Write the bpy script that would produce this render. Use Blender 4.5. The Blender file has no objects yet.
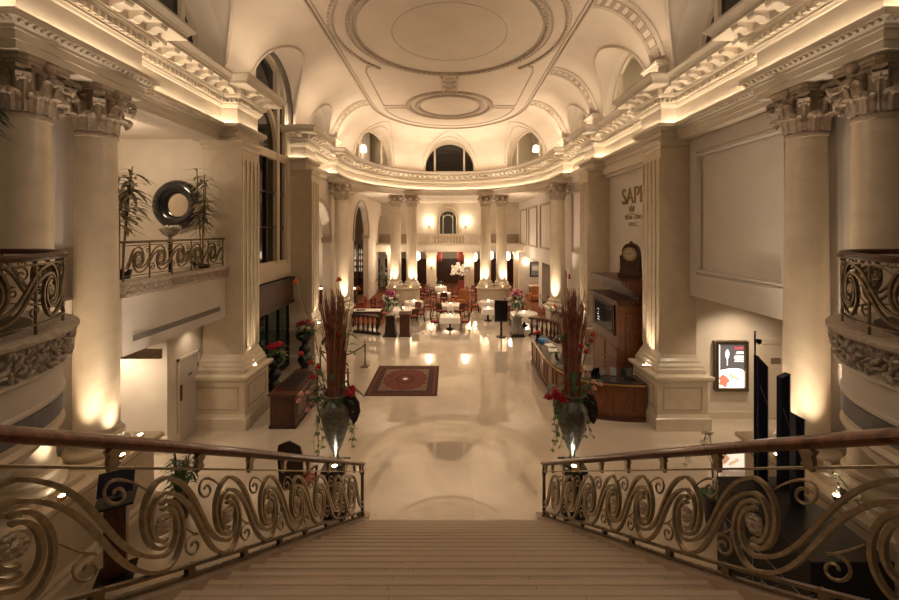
import bpy, bmesh, math, random
from mathutils import Vector, Matrix
random.seed(7)
S = bpy.context.scene
COL = S.collection
PI = math.pi
sin, cos, sqrt = math.sin, math.cos, math.sqrt
EYE, FPX, HOR, CX = 5.5, 390.0, 230.0, 449.5

def XatY(px, Y): return (px - CX) * Y / FPX
def ZatY(py, Y): return EYE - (py - HOR) * Y / FPX

# ------------------------------------------------------------------ materials
MAT = {}
def mat(name, col, rough=.5, metal=0., var=0., vscale=4., bump=0., bscale=30., emit=None, estr=0., coat=0., trans=0., ior=1.45, alpha=1.):
    m = bpy.data.materials.new(name); m.use_nodes = True
    nt = m.node_tree; b = nt.nodes['Principled BSDF']
    b.inputs['Base Color'].default_value = (*col, 1)
    b.inputs['Roughness'].default_value = rough
    b.inputs['Metallic'].default_value = metal
    b.inputs['Coat Weight'].default_value = coat
    b.inputs['Coat Roughness'].default_value = .06
    b.inputs['Transmission Weight'].default_value = trans
    b.inputs['IOR'].default_value = ior
    if emit:
        b.inputs['Emission Color'].default_value = (*emit, 1); b.inputs['Emission Strength'].default_value = estr
    tc = None
    if var or bump:
        tc = nt.nodes.new('ShaderNodeTexCoord')
    if var:
        n = nt.nodes.new('ShaderNodeTexNoise'); n.inputs['Scale'].default_value = vscale; n.inputs['Detail'].default_value = 6
        nt.links.new(tc.outputs['Object'], n.inputs['Vector'])
        r = nt.nodes.new('ShaderNodeValToRGB')
        r.color_ramp.elements[0].position = .3; r.color_ramp.elements[1].position = .7
        r.color_ramp.elements[0].color = (*[c * (1 - var) for c in col], 1)
        r.color_ramp.elements[1].color = (*[min(1, c * (1 + var * .6)) for c in col], 1)
        nt.links.new(n.outputs['Fac'], r.inputs['Fac']); nt.links.new(r.outputs['Color'], b.inputs['Base Color'])
    if bump:
        n2 = nt.nodes.new('ShaderNodeTexNoise'); n2.inputs['Scale'].default_value = bscale; n2.inputs['Detail'].default_value = 4
        nt.links.new(tc.outputs['Object'], n2.inputs['Vector'])
        bp = nt.nodes.new('ShaderNodeBump'); bp.inputs['Strength'].default_value = bump; bp.inputs['Distance'].default_value = .02
        nt.links.new(n2.outputs['Fac'], bp.inputs['Height']); nt.links.new(bp.outputs['Normal'], b.inputs['Normal'])
    MAT[name] = m
    return m

def wood(name, c1, c2, rough=.3, scale=1.5, coat=.3):
    m = mat(name, c1, rough, coat=coat); nt = m.node_tree; b = nt.nodes['Principled BSDF']
    tc = nt.nodes.new('ShaderNodeTexCoord'); mp = nt.nodes.new('ShaderNodeMapping')
    mp.inputs['Scale'].default_value = (scale * 6, scale * 6, scale)
    w = nt.nodes.new('ShaderNodeTexNoise'); w.inputs['Scale'].default_value = 3; w.inputs['Detail'].default_value = 8; w.inputs['Distortion'].default_value = 1.2
    r = nt.nodes.new('ShaderNodeValToRGB'); r.color_ramp.elements[0].position = .35; r.color_ramp.elements[1].position = .68
    r.color_ramp.elements[0].color = (*c1, 1); r.color_ramp.elements[1].color = (*c2, 1)
    nt.links.new(tc.outputs['Object'], mp.inputs['Vector']); nt.links.new(mp.outputs['Vector'], w.inputs['Vector'])
    nt.links.new(w.outputs['Fac'], r.inputs['Fac']); nt.links.new(r.outputs['Color'], b.inputs['Base Color'])
    return m

def marble(name, c1, c2, rough=.35, scale=1.2, coat=0., tile=None, mortar=(.45, .36, .27)):
    m = mat(name, c1, rough, coat=coat); nt = m.node_tree; b = nt.nodes['Principled BSDF']
    tc = nt.nodes.new('ShaderNodeTexCoord')
    sh = (len(name)*.391+ord(name[-1])*.173) % 1.0
    n = nt.nodes.new('ShaderNodeTexNoise'); n.inputs['Scale'].default_value = scale; n.inputs['Detail'].default_value = 10; n.inputs['Distortion'].default_value = 1.6; n.inputs['Roughness'].default_value = .62
    r = nt.nodes.new('ShaderNodeValToRGB'); r.color_ramp.elements[0].position = .3; r.color_ramp.elements[1].position = .72
    r.color_ramp.elements[0].color = (*c2, 1); r.color_ramp.elements[1].color = (*c1, 1)
    nt.links.new(tc.outputs['Object'], n.inputs['Vector']); nt.links.new(n.outputs['Fac'], r.inputs['Fac'])
    out = r.outputs['Color']
    if tile:
        br = nt.nodes.new('ShaderNodeTexBrick'); br.offset = tile[2]; br.inputs['Scale'].default_value = 1
        br.inputs['Brick Width'].default_value = tile[0]; br.inputs['Row Height'].default_value = tile[1]
        br.inputs['Mortar Size'].default_value = tile[3]; br.inputs['Mortar Smooth'].default_value = .1; br.inputs['Bias'].default_value = 0
        br.inputs['Color1'].default_value = (1, 1, 1, 1); br.inputs['Color2'].default_value = (.94, .93, .92, 1); br.inputs['Mortar'].default_value = (*mortar, 1)
        mp = nt.nodes.new('ShaderNodeMapping'); mp.inputs['Location'].default_value = (sh+.31, sh*2, 0)
        nt.links.new(tc.outputs['Object'], mp.inputs['Vector']); nt.links.new(mp.outputs['Vector'], br.inputs['Vector'])
        mx = nt.nodes.new('ShaderNodeMix'); mx.data_type = 'RGBA'; mx.blend_type = 'MULTIPLY'; mx.inputs['Factor'].default_value = 1
        nt.links.new(out, mx.inputs[6]); nt.links.new(br.outputs['Color'], mx.inputs[7]); out = mx.outputs[2]
    nt.links.new(out, b.inputs['Base Color'])
    return m

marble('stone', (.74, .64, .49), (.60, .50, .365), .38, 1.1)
marble('stone_polished', (.75, .66, .52), (.61, .52, .39), .22, 1.0)
mat('plaster', (.74, .66, .55), .8, var=.06, vscale=2)
mat('plaster_ceiling', (.65, .56, .455), .85, var=.05, vscale=1.2)
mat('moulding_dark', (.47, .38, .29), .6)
mat('plaster_white', (.76, .71, .66), .75, var=.04, vscale=2)
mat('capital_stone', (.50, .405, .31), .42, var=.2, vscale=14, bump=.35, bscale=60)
mat('carved_stone', (.58, .50, .42), .55, var=.3, vscale=18, bump=.7, bscale=35)
mat('bluegrey_band', (.17, .17, .19), .4, var=.2, vscale=10)
marble('floor_marble', (.71, .62, .50), (.57, .48, .38), .035, .5, coat=1., tile=(1.9, 1.9, .5, .006), mortar=(.88, .86, .82))
MAT['floor_marble'].node_tree.nodes['Principled BSDF'].inputs['Coat Roughness'].default_value = .02
MAT['floor_marble'].node_tree.nodes['Principled BSDF'].inputs['Coat IOR'].default_value = 2.1
marble('stair_marble', (.58, .47, .37), (.45, .355, .27), .3, 1.3, coat=.15, tile=(1.15, 9, .5, .005), mortar=(.7, .66, .62))
marble('stair_marble_pale', (.63, .52, .41), (.50, .40, .31), .3, 1.1, coat=.15, tile=(1.4, 9, .5, .005), mortar=(.7, .66, .62))
marble('stair_marble_deep', (.52, .42, .325), (.40, .315, .24), .3, 1.6, coat=.15, tile=(1.3, 9, .5, .005), mortar=(.7, .66, .62))
mat('nosing_highlight', (.60, .49, .385), .25)  # paler tone paints the highlight line along each tread edge
mat('nosing_line', (.43, .345, .26), .5)
mat('carpet_rust', (.26, .085, .035), .95, var=.35, vscale=9)
wood('mahogany', (.045, .014, .007), (.115, .037, .017), .35, coat=.12)
wood('handrail_wood', (.10, .032, .018), (.24, .085, .048), .28, .8, coat=.5)
wood('reception_wood', (.12, .038, .013), (.26, .092, .034), .36, coat=.12)
wood('dark_wood', (.016, .007, .005), (.045, .018, .010), .4, coat=.1)
mat('bronze', (.40, .335, .24), .30, 1., var=.25, vscale=20)
mat('bronze_dark', (.22, .17, .115), .42, 1., var=.3, vscale=20)
mat('silver_rosette', (.55, .47, .38), .3, 1., bump=.6, bscale=60)
mat('brass', (.62, .43, .16), .28, 1.)
mat('iron_black', (.02, .018, .016), .4, .6)
mat('black_stone', (.025, .022, .02), .1, coat=.5)
mat('black_gloss', (.008, .008, .01), .12, coat=.6)
mat('black_satin', (.006, .006, .008), .5)
mat('navy', (.012, .014, .045), .35, var=.15, vscale=3)
mat('navy_edge', (.28, .28, .32), .4)
mat('screen_dark', (.01, .011, .014), .08, coat=.6, var=.2)
mat('screen_blue', (.012, .018, .05), .12, coat=.5)
mat('glass_dark', (.012, .010, .008), .05, coat=.3)
mat('glass_clear', (.9, .88, .84), .02, trans=1., ior=1.02)
mat('glass_green', (.02, .045, .035), .06, coat=.5)
mat('mirror', (.75, .68, .58), .03, 1.)
mat('cream_paint', (.70, .61, .48), .5)
mat('door_paint', (.55, .49, .44), .45)
mat('linen', (.86, .80, .70), .8, bump=.15, bscale=60)
mat('porcelain', (.85, .80, .74), .2)
mat('seat_red', (.34, .065, .04), .7, var=.2, vscale=15)
mat('seat_orange', (.45, .17, .05), .7, var=.2, vscale=15)
mat('rope_brown', (.09, .05, .025), .8)
mat('reed_red', (.40, .13, .095), .75, var=.5, vscale=9)
mat('reed_tan', (.42, .27, .14), .75, var=.4, vscale=9)
mat('petal_red', (.55, .012, .012), .5, var=.3, vscale=25)
mat('petal_crimson', (.42, .008, .03), .5, var=.3, vscale=25)
mat('petal_pink', (.80, .40, .32), .5, var=.3, vscale=25)
mat('petal_magenta', (.42, .06, .16), .5, var=.4, vscale=25)
mat('petal_white', (.82, .77, .68), .5, var=.1, vscale=25)
mat('petal_orange', (.75, .16, .02), .5, var=.2, vscale=25)
mat('leaf_green', (.045, .12, .035), .45, var=.5, vscale=12)
mat('leaf_pale', (.20, .26, .10), .5, var=.4, vscale=12)
mat('leaf_warm_lit', (.36, .31, .18), .5, var=.4, vscale=12)  # pale brown tone puts the gallery's warm light into the palm leaves
mat('leaf_dark', (.035, .018, .028), .3, var=.4, vscale=12, coat=.2)
mat('urn_metal', (.24, .26, .245), .3, .85, var=.45, vscale=14, bump=.5, bscale=26)
mat('urn_pewter', (.42, .40, .37), .35, .9, var=.2, vscale=10)
mat('urn_black', (.010, .008, .007), .35, coat=.15)
mat('grey_slit', (.24, .22, .20), .6)
mat('letter_gold', (.30, .22, .12), .35, .9)
mat('letter_pale', (.30, .30, .31), .5)
mat('book_blue', (.05, .25, .55), .5)
mat('book_red', (.5, .04, .03), .5)
mat('paper', (.82, .78, .70), .7)
mat('carpet_border', (.075, .035, .025), .95, var=.4, vscale=30)
mat('carpet_field', (.22, .14, .085), .95, var=.55, vscale=22)
mat('carpet_red', (.18, .052, .034), .95, var=.5, vscale=20)
mat('clock_face', (.75, .68, .52), .4)
WARM = (1., .785, .575); WARMER = (1., .58, .26)
mat('lamp_strip', (1, .8, .5), .5, emit=(1., .83, .62), estr=19)
mat('lamp_bulb', (1, .8, .5), .5, emit=(1., .80, .54), estr=26)
mat('lamp_shade', (.9, .75, .5), .6, emit=(1., .80, .54), estr=9)
mat('lamp_lens', (1, .9, .7), .3, emit=(1., .86, .66), estr=60)
mat('lightbox_white', (.9, .85, .8), .4, emit=(1., .88, .76), estr=1.6)
mat('lightbox_dark', (.05, .045, .045), .3, emit=(.10, .085, .08), estr=1.)
mat('lightbox_red', (.6, .05, .04), .4, emit=(.7, .06, .05), estr=1.)
mat('lightbox_food', (.5, .16, .10), .5, emit=(.55, .17, .10), estr=.9)
mat('lightbox_gold', (.6, .35, .10), .5, emit=(.65, .36, .14), estr=.9)
mat('screen_text', (.8, .8, .8), .5, emit=(.8, .75, .7), estr=.8)

# ------------------------------------------------------------------ mesh builder
class MB:
    def __init__(s): s.v = []; s.f = []; s.m = []; s.cm = 0
    def add(s, vs, fs):
        o = len(s.v); s.v.extend(tuple(v) for v in vs)
        for f in fs: s.f.append(tuple(i + o for i in f)); s.m.append(s.cm)
        return o
    def box(s, x0, x1, y0, y1, z0, z1):
        s.add([(x0,y0,z0),(x1,y0,z0),(x1,y1,z0),(x0,y1,z0),(x0,y0,z1),(x1,y0,z1),(x1,y1,z1),(x0,y1,z1)],
              [(0,3,2,1),(4,5,6,7),(0,1,5,4),(1,2,6,5),(2,3,7,6),(3,0,4,7)]); return s
    def rbox(s, c, size, rz=0., rx=0., ry=0.):
        M = Matrix.Translation(c) @ Matrix.Rotation(rz,4,'Z') @ Matrix.Rotation(ry,4,'Y') @ Matrix.Rotation(rx,4,'X')
        n = len(s.v); a,b,d = [k/2 for k in size]; s.box(-a,a,-b,b,-d,d)
        for i in range(n, len(s.v)): s.v[i] = tuple(M @ Vector(s.v[i]))
        return s
    def xf(s, M, start=0):
        for i in range(start, len(s.v)): s.v[i] = tuple(M @ Vector(s.v[i]))
        return s
    def frustum(s, x0,x1,y0,y1,z0, X0,X1,Y0,Y1,z1):
        s.add([(x0,y0,z0),(x1,y0,z0),(x1,y1,z0),(x0,y1,z0),(X0,Y0,z1),(X1,Y0,z1),(X1,Y1,z1),(X0,Y1,z1)],
              [(0,3,2,1),(4,5,6,7),(0,1,5,4),(1,2,6,5),(2,3,7,6),(3,0,4,7)]); return s
    def lathe(s, prof, c=(0,0,0), n=32, a0=0., a1=2*PI, cap=True):
        full = abs(a1-a0-2*PI) < 1e-6; k = n if full else n+1; vs = []
        for r,z in prof:
            for i in range(k):
                a = a0+(a1-a0)*i/n; vs.append((c[0]+r*cos(a), c[1]+r*sin(a), c[2]+z))
        fs = []
        for j in range(len(prof)-1):
            for i in range(n):
                i2 = (i+1)%k; fs.append((j*k+i, j*k+i2, (j+1)*k+i2, (j+1)*k+i))
        if cap and full:
            fs.append(tuple(reversed(range(k)))); fs.append(tuple(range((len(prof)-1)*k, len(prof)*k)))
        s.add(vs, fs); return s
    def tube(s, pts, r, n=8, closed=False, flat=None, up=None):
        """r scalar or list; flat=(w,h): rectangular section (w along side, h along up)"""
        P = [Vector(p) for p in pts]; N = len(P); vs = []; nrm = None
        if flat: n = 4
        for i in range(N):
            if closed: t = P[(i+1)%N]-P[i-1]
            else: t = P[min(i+1,N-1)]-P[max(i-1,0)]
            if t.length < 1e-9: t = Vector((0,0,1))
            t.normalize()
            if up is not None:
                u = Vector(up[i] if isinstance(up, list) else up); u = u - t*u.dot(t)
                if u.length < 1e-6: u = t.orthogonal()
            elif nrm is None: u = t.orthogonal()
            else:
                u = nrm - t*nrm.dot(t)
                if u.length < 1e-6: u = t.orthogonal()
            u.normalize(); nrm = u; w = t.cross(u)
            rr = r[i] if isinstance(r, (list, tuple)) else r
            if flat:
                a, b = flat[0]/2, flat[1]/2
                k = rr if isinstance(r, (list, tuple)) else 1.
                for (p, q) in ((-a,-b),(a,-b),(a,b),(-a,b)): vs.append(P[i]+w*p*k+u*q*k)
            else:
                for j in range(n):
                    a = 2*PI*j/n; vs.append(P[i]+u*(rr*cos(a))+w*(rr*sin(a)))
        fs = []
        for i in range(N if closed else N-1):
            i2 = (i+1)%N
            for j in range(n):
                j2 = (j+1)%n; fs.append((i*n+j, i*n+j2, i2*n+j2, i2*n+j))
        if not closed: fs.append(tuple(reversed(range(n)))); fs.append(tuple(range((N-1)*n, N*n)))
        s.add(vs, fs); return s
    def prism(s, poly, z0, z1):
        n = len(poly); vs = [(x,y,z0) for x,y in poly]+[(x,y,z1) for x,y in poly]
        fs = [tuple(reversed(range(n))), tuple(range(n,2*n))]+[(i,(i+1)%n,n+(i+1)%n,n+i) for i in range(n)]
        s.add(vs, fs); return s
    def ext(s, poly, fn, d0, d1):
        """polygon (u,v) extruded d0..d1 through fn(u,v,d)"""
        n = len(poly); vs = [fn(u,v,d0) for u,v in poly]+[fn(u,v,d1) for u,v in poly]
        fs = [tuple(reversed(range(n))), tuple(range(n,2*n))]+[(i,(i+1)%n,n+(i+1)%n,n+i) for i in range(n)]
        s.add(vs, fs); return s
    def sphere(s, c, r, n=10, m=7, sc=(1,1,1)):
        vs = []; fs = []
        for j in range(1, m):
            b = PI*j/m
            for i in range(n):
                a = 2*PI*i/n; vs.append((c[0]+r*sc[0]*sin(b)*cos(a), c[1]+r*sc[1]*sin(b)*sin(a), c[2]+r*sc[2]*cos(b)))
        vs.append((c[0],c[1],c[2]+r*sc[2])); vs.append((c[0],c[1],c[2]-r*sc[2])); T=len(vs)-2; B=len(vs)-1
        for j in range(m-2):
            for i in range(n): fs.append((j*n+i,(j+1)*n+i,(j+1)*n+(i+1)%n,j*n+(i+1)%n))
        for i in range(n): fs.append((T,i,(i+1)%n)); fs.append((B,(m-2)*n+(i+1)%n,(m-2)*n+i))
        s.add(vs, fs); return s
    def leaf(s, p, d, L, W, droop=.3, n=4, up=(0,0,1), fold=.15):
        """pointed leaf blade from p along d, bending down"""
        d = Vector(d).normalized(); p = Vector(p); upv = Vector(up)
        side = d.cross(upv)
        if side.length < 1e-4: side = Vector((1,0,0))
        side.normalize(); nn = side.cross(d).normalized(); vs = []; fs = []
        for i in range(n+1):
            t = i/n; w = W*.5*sin(PI*min(1,(t*.93+.05)))**.8; c = p+d*(L*t)-upv*(droop*L*t*t)
            vs += [c-side*w+nn*(fold*w), c, c+side*w+nn*(fold*w)]
        for i in range(n):
            a = i*3; fs += [(a,a+1,a+4,a+3),(a+1,a+2,a+5,a+4)]
        s.add(vs, fs); return s
    def build(s, name, mats, parent=None, smooth=40, world=False, recalc=True, solid=0., bevel=0.):
        me = bpy.data.meshes.new(name)
        v = s.v
        if world and parent is not None:
            I = parent.matrix_basis.copy(); pp = parent.parent
            while pp is not None: I = pp.matrix_basis @ I; pp = pp.parent
            I.invert(); v = [tuple(I @ Vector(p)) for p in v]
        me.from_pydata(v, [], s.f)
        if not isinstance(mats, (list, tuple)): mats = [mats]
        for m in mats: me.materials.append(MAT[m] if isinstance(m, str) else m)
        if len(mats) > 1: me.polygons.foreach_set('material_index', s.m)
        if recalc:
            bm = bmesh.new(); bm.from_mesh(me); bmesh.ops.recalc_face_normals(bm, faces=bm.faces[:]); bm.to_mesh(me); bm.free()
        if smooth:
            me.shade_smooth(); me.set_sharp_from_angle(angle=math.radians(smooth))
        me.update()
        o = bpy.data.objects.new(name, me); COL.objects.link(o)
        if parent is not None: o.parent = parent
        if solid:
            md = o.modifiers.new('Solidify', 'SOLIDIFY'); md.thickness = solid; md.offset = -1
        if bevel:
            md = o.modifiers.new('Bevel', 'BEVEL'); md.width = bevel; md.segments = 2; md.limit_method = 'ANGLE'; md.angle_limit = math.radians(50)
        return o

def tag(o, label, cat, group=None):
    o['label'] = label; o['category'] = cat
    if group: o['group'] = group
    return o
def thing(name, label, cat, loc=(0,0,0), rz=0., group=None):
    o = bpy.data.objects.new(name, None); COL.objects.link(o); o.empty_display_size = .1
    o.location = loc; o.rotation_euler = (0,0,rz)
    o.matrix_basis = Matrix.Translation(loc) @ Matrix.Rotation(rz,4,'Z')
    return tag(o, label, cat, group)
def struct(name, mb, m, **k):
    o = mb.build(name, m, **k)
    if k.get('parent') is None: o['kind'] = 'structure'
    return o
KIDS = {}
def copy_tree(o, parent=None, kids=None):
    if kids is None:
        kids = {}
        for q in COL.objects:
            if q.parent: kids.setdefault(q.parent.name, []).append(q)
    c = o.copy(); COL.objects.link(c)
    if parent is not None: c.parent = parent
    for ch in kids.get(o.name, []): copy_tree(ch, c, kids)
    return c
def dup(o, label, loc, rz=0., group=None):
    c = copy_tree(o); c.location = loc; c.rotation_euler = (0,0,rz); c['label'] = label
    if group: c['group'] = group
    return c

def offset_path(path, d, closed=False):
    out = []; n = len(path)
    for i in range(n):
        p = Vector(path[i]); ns = []
        for a, b in ((i-1, i), (i, i+1)):
            if not closed and (a < 0 or b >= n): continue
            t = Vector(path[b % n])-Vector(path[a % n])
            if t.length > 1e-9: t.normalize(); ns.append(Vector((-t.y, t.x)))
        if len(ns) == 2:
            m = (ns[0]+ns[1])/max(.3, 1+ns[0].dot(ns[1]))
        else: m = ns[0]
        q = p+m*d; out.append((q.x, q.y))
    return out
def sweep(mb, path, prof, closed=False, close_prof=False, zoff=None):
    rows = [offset_path(path, d, closed) for d, z in prof]; n = len(path); k = len(prof); vs = []
    for i in range(n):
        for j in range(k): vs.append((rows[j][i][0], rows[j][i][1], prof[j][1]+(zoff[i] if zoff else 0)))
    fs = []
    for i in range(n if closed else n-1):
        i2 = (i+1) % n
        for j in range(k if close_prof else k-1):
            j2 = (j+1) % k; fs.append((i*k+j, i2*k+j, i2*k+j2, i*k+j2))
    if not closed and close_prof:
        fs.append(tuple(range(k))); fs.append(tuple(reversed(range((n-1)*k, n*k))))
    mb.add(vs, fs); return mb
def along(path, step, margin=0.):
    """points + tangent every ~step on each straight/curved run of a 2-D polyline"""
    segs = [(Vector(path[i]), Vector(path[i+1])) for i in range(len(path)-1)]
    runs = []; cur = [segs[0]]
    for s in segs[1:]:
        a = (cur[-1][1]-cur[-1][0]).normalized(); b = (s[1]-s[0]).normalized()
        if a.dot(b) > .9: cur.append(s)
        else: runs.append(cur); cur = [s]
    runs.append(cur); out = []
    for run in runs:
        L = sum((b-a).length for a, b in run); use = L-2*margin
        if use < step*.5: continue
        n = max(1, round(use/step)); 
        for i in range(n):
            t = margin+use*(i+.5)/n
            for a, b in run:
                l = (b-a).length
                if t <= l+1e-9: out.append((a+(b-a)*(t/l), (b-a).normalized())); break
                t -= l
    return out
def text_mesh(body, size, ext, name, m, parent, M, align='CENTER'):
    cu = bpy.data.curves.new('txt', 'FONT'); cu.body = body; cu.size = size; cu.extrude = ext; cu.align_x = align
    o = bpy.data.objects.new('txt', cu); COL.objects.link(o)
    dg = bpy.context.evaluated_depsgraph_get(); me = bpy.data.meshes.new_from_object(o.evaluated_get(dg))
    bpy.data.objects.remove(o); bpy.data.curves.remove(cu)
    me.transform(M); me.materials.clear(); me.materials.append(MAT[m]); me.name = name
    q = bpy.data.objects.new(name, me); COL.objects.link(q)
    if parent is not None: q.parent = parent
    return q
def spot(name, loc, target, power, size=60, blend=.8, col=WARM, rad=.05):
    l = bpy.data.lights.new(name, 'SPOT'); l.energy = power; l.color = col; l.spot_size = math.radians(size); l.spot_blend = blend; l.shadow_soft_size = rad
    o = bpy.data.objects.new(name, l); COL.objects.link(o); o.location = loc
    d = Vector(target)-Vector(loc); o.rotation_euler = d.to_track_quat('-Z', 'Y').to_euler(); return o
def point(name, loc, power, col=WARM, rad=.08):
    l = bpy.data.lights.new(name, 'POINT'); l.energy = power; l.color = col; l.shadow_soft_size = rad
    o = bpy.data.objects.new(name, l); COL.objects.link(o); o.location = loc; return o
COVE, SP, LAND, AMB, EXPO = 19, 470, 110, .06, 0.56
# ================================================================== ARCHITECTURE
ZC, ZV = 12.3, 9.65           # flat ceiling, spring of the vault
# ---- floor
struct('floor', MB().box(-11, 11, -6, 26.6, -.2, 0), 'floor_marble')
fd = MB().box(-11, 11, 26.6, 43, -.2, .012); fd.box(-6.3, -3.9, 22.6, 26.6, 0, .012); fd.box(4.6, 6.6, 23.2, 26.6, 0, .012)
struct('floor_dining', fd, 'carpet_rust')

# ---- entablature
FS, FR = 6.4, 5.95            # frieze faces: set back, breaking forward
ECY, EA, EB = 21.2, 5.9, 7.5
ell = [(EA*cos(a), ECY+EB*sin(a)) for a in [PI*i/48 for i in range(49)]]
right = [(FS,3.0),(FS,5.35),(FR,5.35),(FR,7.55),(FS,7.55),(FS,10.95),(FR,10.95),(FR,12.1),(FS,12.1),(FS,16.05),(FR,16.05),(FR,17.25),(FS,17.25),(FS,20.3),(FR-.05,20.3)]
leftA = [(-FR+.05,20.3),(-FS,20.3),(-FS,17.25),(-FR,17.25),(-FR,16.05),(-7.3,16.05)]
leftB = [(-7.3,12.1),(-FR,12.1),(-FR,10.95),(-FS,10.95),(-FS,7.55),(-FR,7.55),(-FR,5.35),(-FS,5.35),(-FS,3.0)]
PATHS = [('trim_1', right+ell+leftA), ('trim_2', leftB)]
PROF = [(-.75,8.0),(0,8.0),(0,8.12),(.03,8.125),(.03,8.25),(.06,8.255),(.06,8.30),(.10,8.33),(.16,8.35),(.2,8.36),(.2,8.46),(.17,8.46),(.17,8.40),(0,8.40),
        (0,8.93),(.03,8.95),(.05,8.99),(.07,9.0),(.07,9.04),(.09,9.05),(.09,9.16),(.15,9.18),(.19,9.21),(.19,9.25),(.21,9.26),(.21,9.40),(.24,9.42),(.53,9.42),(.53,9.50),
        (.55,9.51),(.56,9.54),(.60,9.57),(.64,9.62),(.65,9.63),(.65,9.68),(.60,9.68),(.60,9.655),(-.5,9.655)]
def clean(path):
    out = [path[0]]
    for p in path[1:]:
        if (Vector(p)-Vector(out[-1])).length > 1e-4: out.append(p)
    return out
for nm, pth in PATHS:
    pth = clean(pth)
    t = struct(nm, sweep(MB(), pth, PROF), 'plaster', smooth=25)
    dm = MB(); op = offset_path(pth, .09)
    for p, d in along(op, .13, .03):
        nrm = Vector((-d.y, d.x)); dm.rbox((p.x+nrm.x*.03, p.y+nrm.y*.03, 9.105), (.075,.075,.10), math.atan2(d.y,d.x))
    op = offset_path(pth, .16)
    for p, d in along(op, .10, .03):      # bead course under the frieze
        nrm = Vector((-d.y, d.x)); dm.rbox((p.x, p.y, 8.325), (.05,.05,.045), math.atan2(d.y,d.x), rx=PI/4)
    dm.build('dentil_course', 'plaster', t, smooth=0)
    mm = MB(); op = offset_path(pth, .21)
    for p, d in along(op, .40, .1):
        nrm = Vector((-d.y, d.x)); a = math.atan2(d.y, d.x); n0 = len(mm.v)
        pr = [(0,-.15),(.07,-.15),(.12,-.10),(.20,-.075),(.26,-.085),(.29,-.05),(.29,0),(0,0)]
        mm.ext(pr, lambda u, v, w: (w, u, v), -.085, .085)
        mm.box(-.10,.10,-.01,.31,-.012,.0)
        mm.xf(Matrix.Translation((p.x, p.y, 9.42)) @ Matrix.Rotation(a, 4, 'Z'), n0)
    mm.build('modillion_row', 'plaster', t, smooth=30)
    # hidden lamp strips lying in the frieze gutter and on the cornice
    st = MB(); sweep(st, pth, [(.03,8.405),(.03,8.42),(.065,8.42),(.065,8.405)], close_prof=True)
    st.build('lamp_strip', 'lamp_strip', t, smooth=0)

# ---- vault
VA, VB, IA, IB, VX, IX = 6.3, 7.9, 4.3, 4.9, 6.3, 4.3
Y0 = -.2; LS = ECY-Y0
ne = 2000; acc = [0.]; px = VA; py = 0.
for i in range(1, ne+1):
    a = PI*i/ne; x, y = VA*cos(a), VB*sin(a); acc.append(acc[-1]+sqrt((x-px)**2+(y-py)**2)); px, py = x, y
LE = acc[-1]; LT = 2*LS+LE
def ell_t(d):
    lo, hi = 0, ne
    while hi-lo > 1:
        m = (lo+hi)//2
        if acc[m] <= d: lo = m
        else: hi = m
    return PI*(lo+(d-acc[lo])/max(1e-9, acc[hi]-acc[lo]))/ne
def outer(u):
    if u <= LS: return Vector((VX, Y0+u)), Vector((IX, Y0+u)), Vector((1,0))
    if u >= LS+LE: y = Y0+(LT-u); return Vector((-VX, y)), Vector((-IX, y)), Vector((-1,0))
    a = ell_t(u-LS); n = Vector((cos(a)/VA, sin(a)/VB)).normalized()
    return Vector((VA*cos(a), ECY+VB*sin(a))), Vector((IA*cos(a), ECY+IB*sin(a))), n
def cove(s): return ZV+(ZC-ZV)*sqrt(max(0, 1-(1-s)**2))
def u_right(Y): return Y-Y0
def u_left(Y): return LT-(Y-Y0)
def u_ell(deg):
    i = int(ne*deg/180); return LS+acc[i]
LUN = []   # u centre, radius, spring z, kind
for Y, r in ((4.1,1.75),(9.15,1.75),(14.0,1.75),(18.75,1.3)):
    LUN.append((u_right(Y), r, 10.15, 'R')); LUN.append((u_left(Y), r, 10.15, 'L'))
for d in (35, 90, 145): LUN.append((u_ell(d), 1.9, 10.15, 'A'))
def lun_z(u):
    best = -1
    for uc, r, zs, k in LUN:
        t = abs(u-uc)
        if t < r: best = max(best, zs+sqrt(r*r-t*t))
    return best
us = [LT*i/1300 for i in range(1301)]
for uc, r, zs, k in LUN:
    us += [uc-r, uc+r, uc-r+.01, uc+r-.01, uc-r+.03, uc+r-.03]
us = sorted(us); NS = 44
ss = [(j/NS)**1.5 for j in range(NS+1)]
vm = MB(); vs = []; fs = []
for u in us:
    o, i_, n = outer(u); lz = lun_z(u)
    for s in ss:
        p = o+(i_-o)*s; vs.append((p.x, p.y, max(cove(s), min(lz, ZC))))
K = NS+1
for a in range(len(us)-1):
    for j in range(NS): fs.append((a*K+j, (a+1)*K+j, (a+1)*K+j+1, a*K+j+1))
vm.add(vs, fs)
inner = [(IX, Y0)]+[(IA*cos(PI*i/64), ECY+IB*sin(PI*i/64)) for i in range(65)]+[(-IX, Y0)]
vm.add([(x, y, ZC) for x, y in inner], [tuple(range(len(inner)))])
ceil = struct('ceiling', vm, 'plaster_ceiling', recalc=False, smooth=28)
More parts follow.
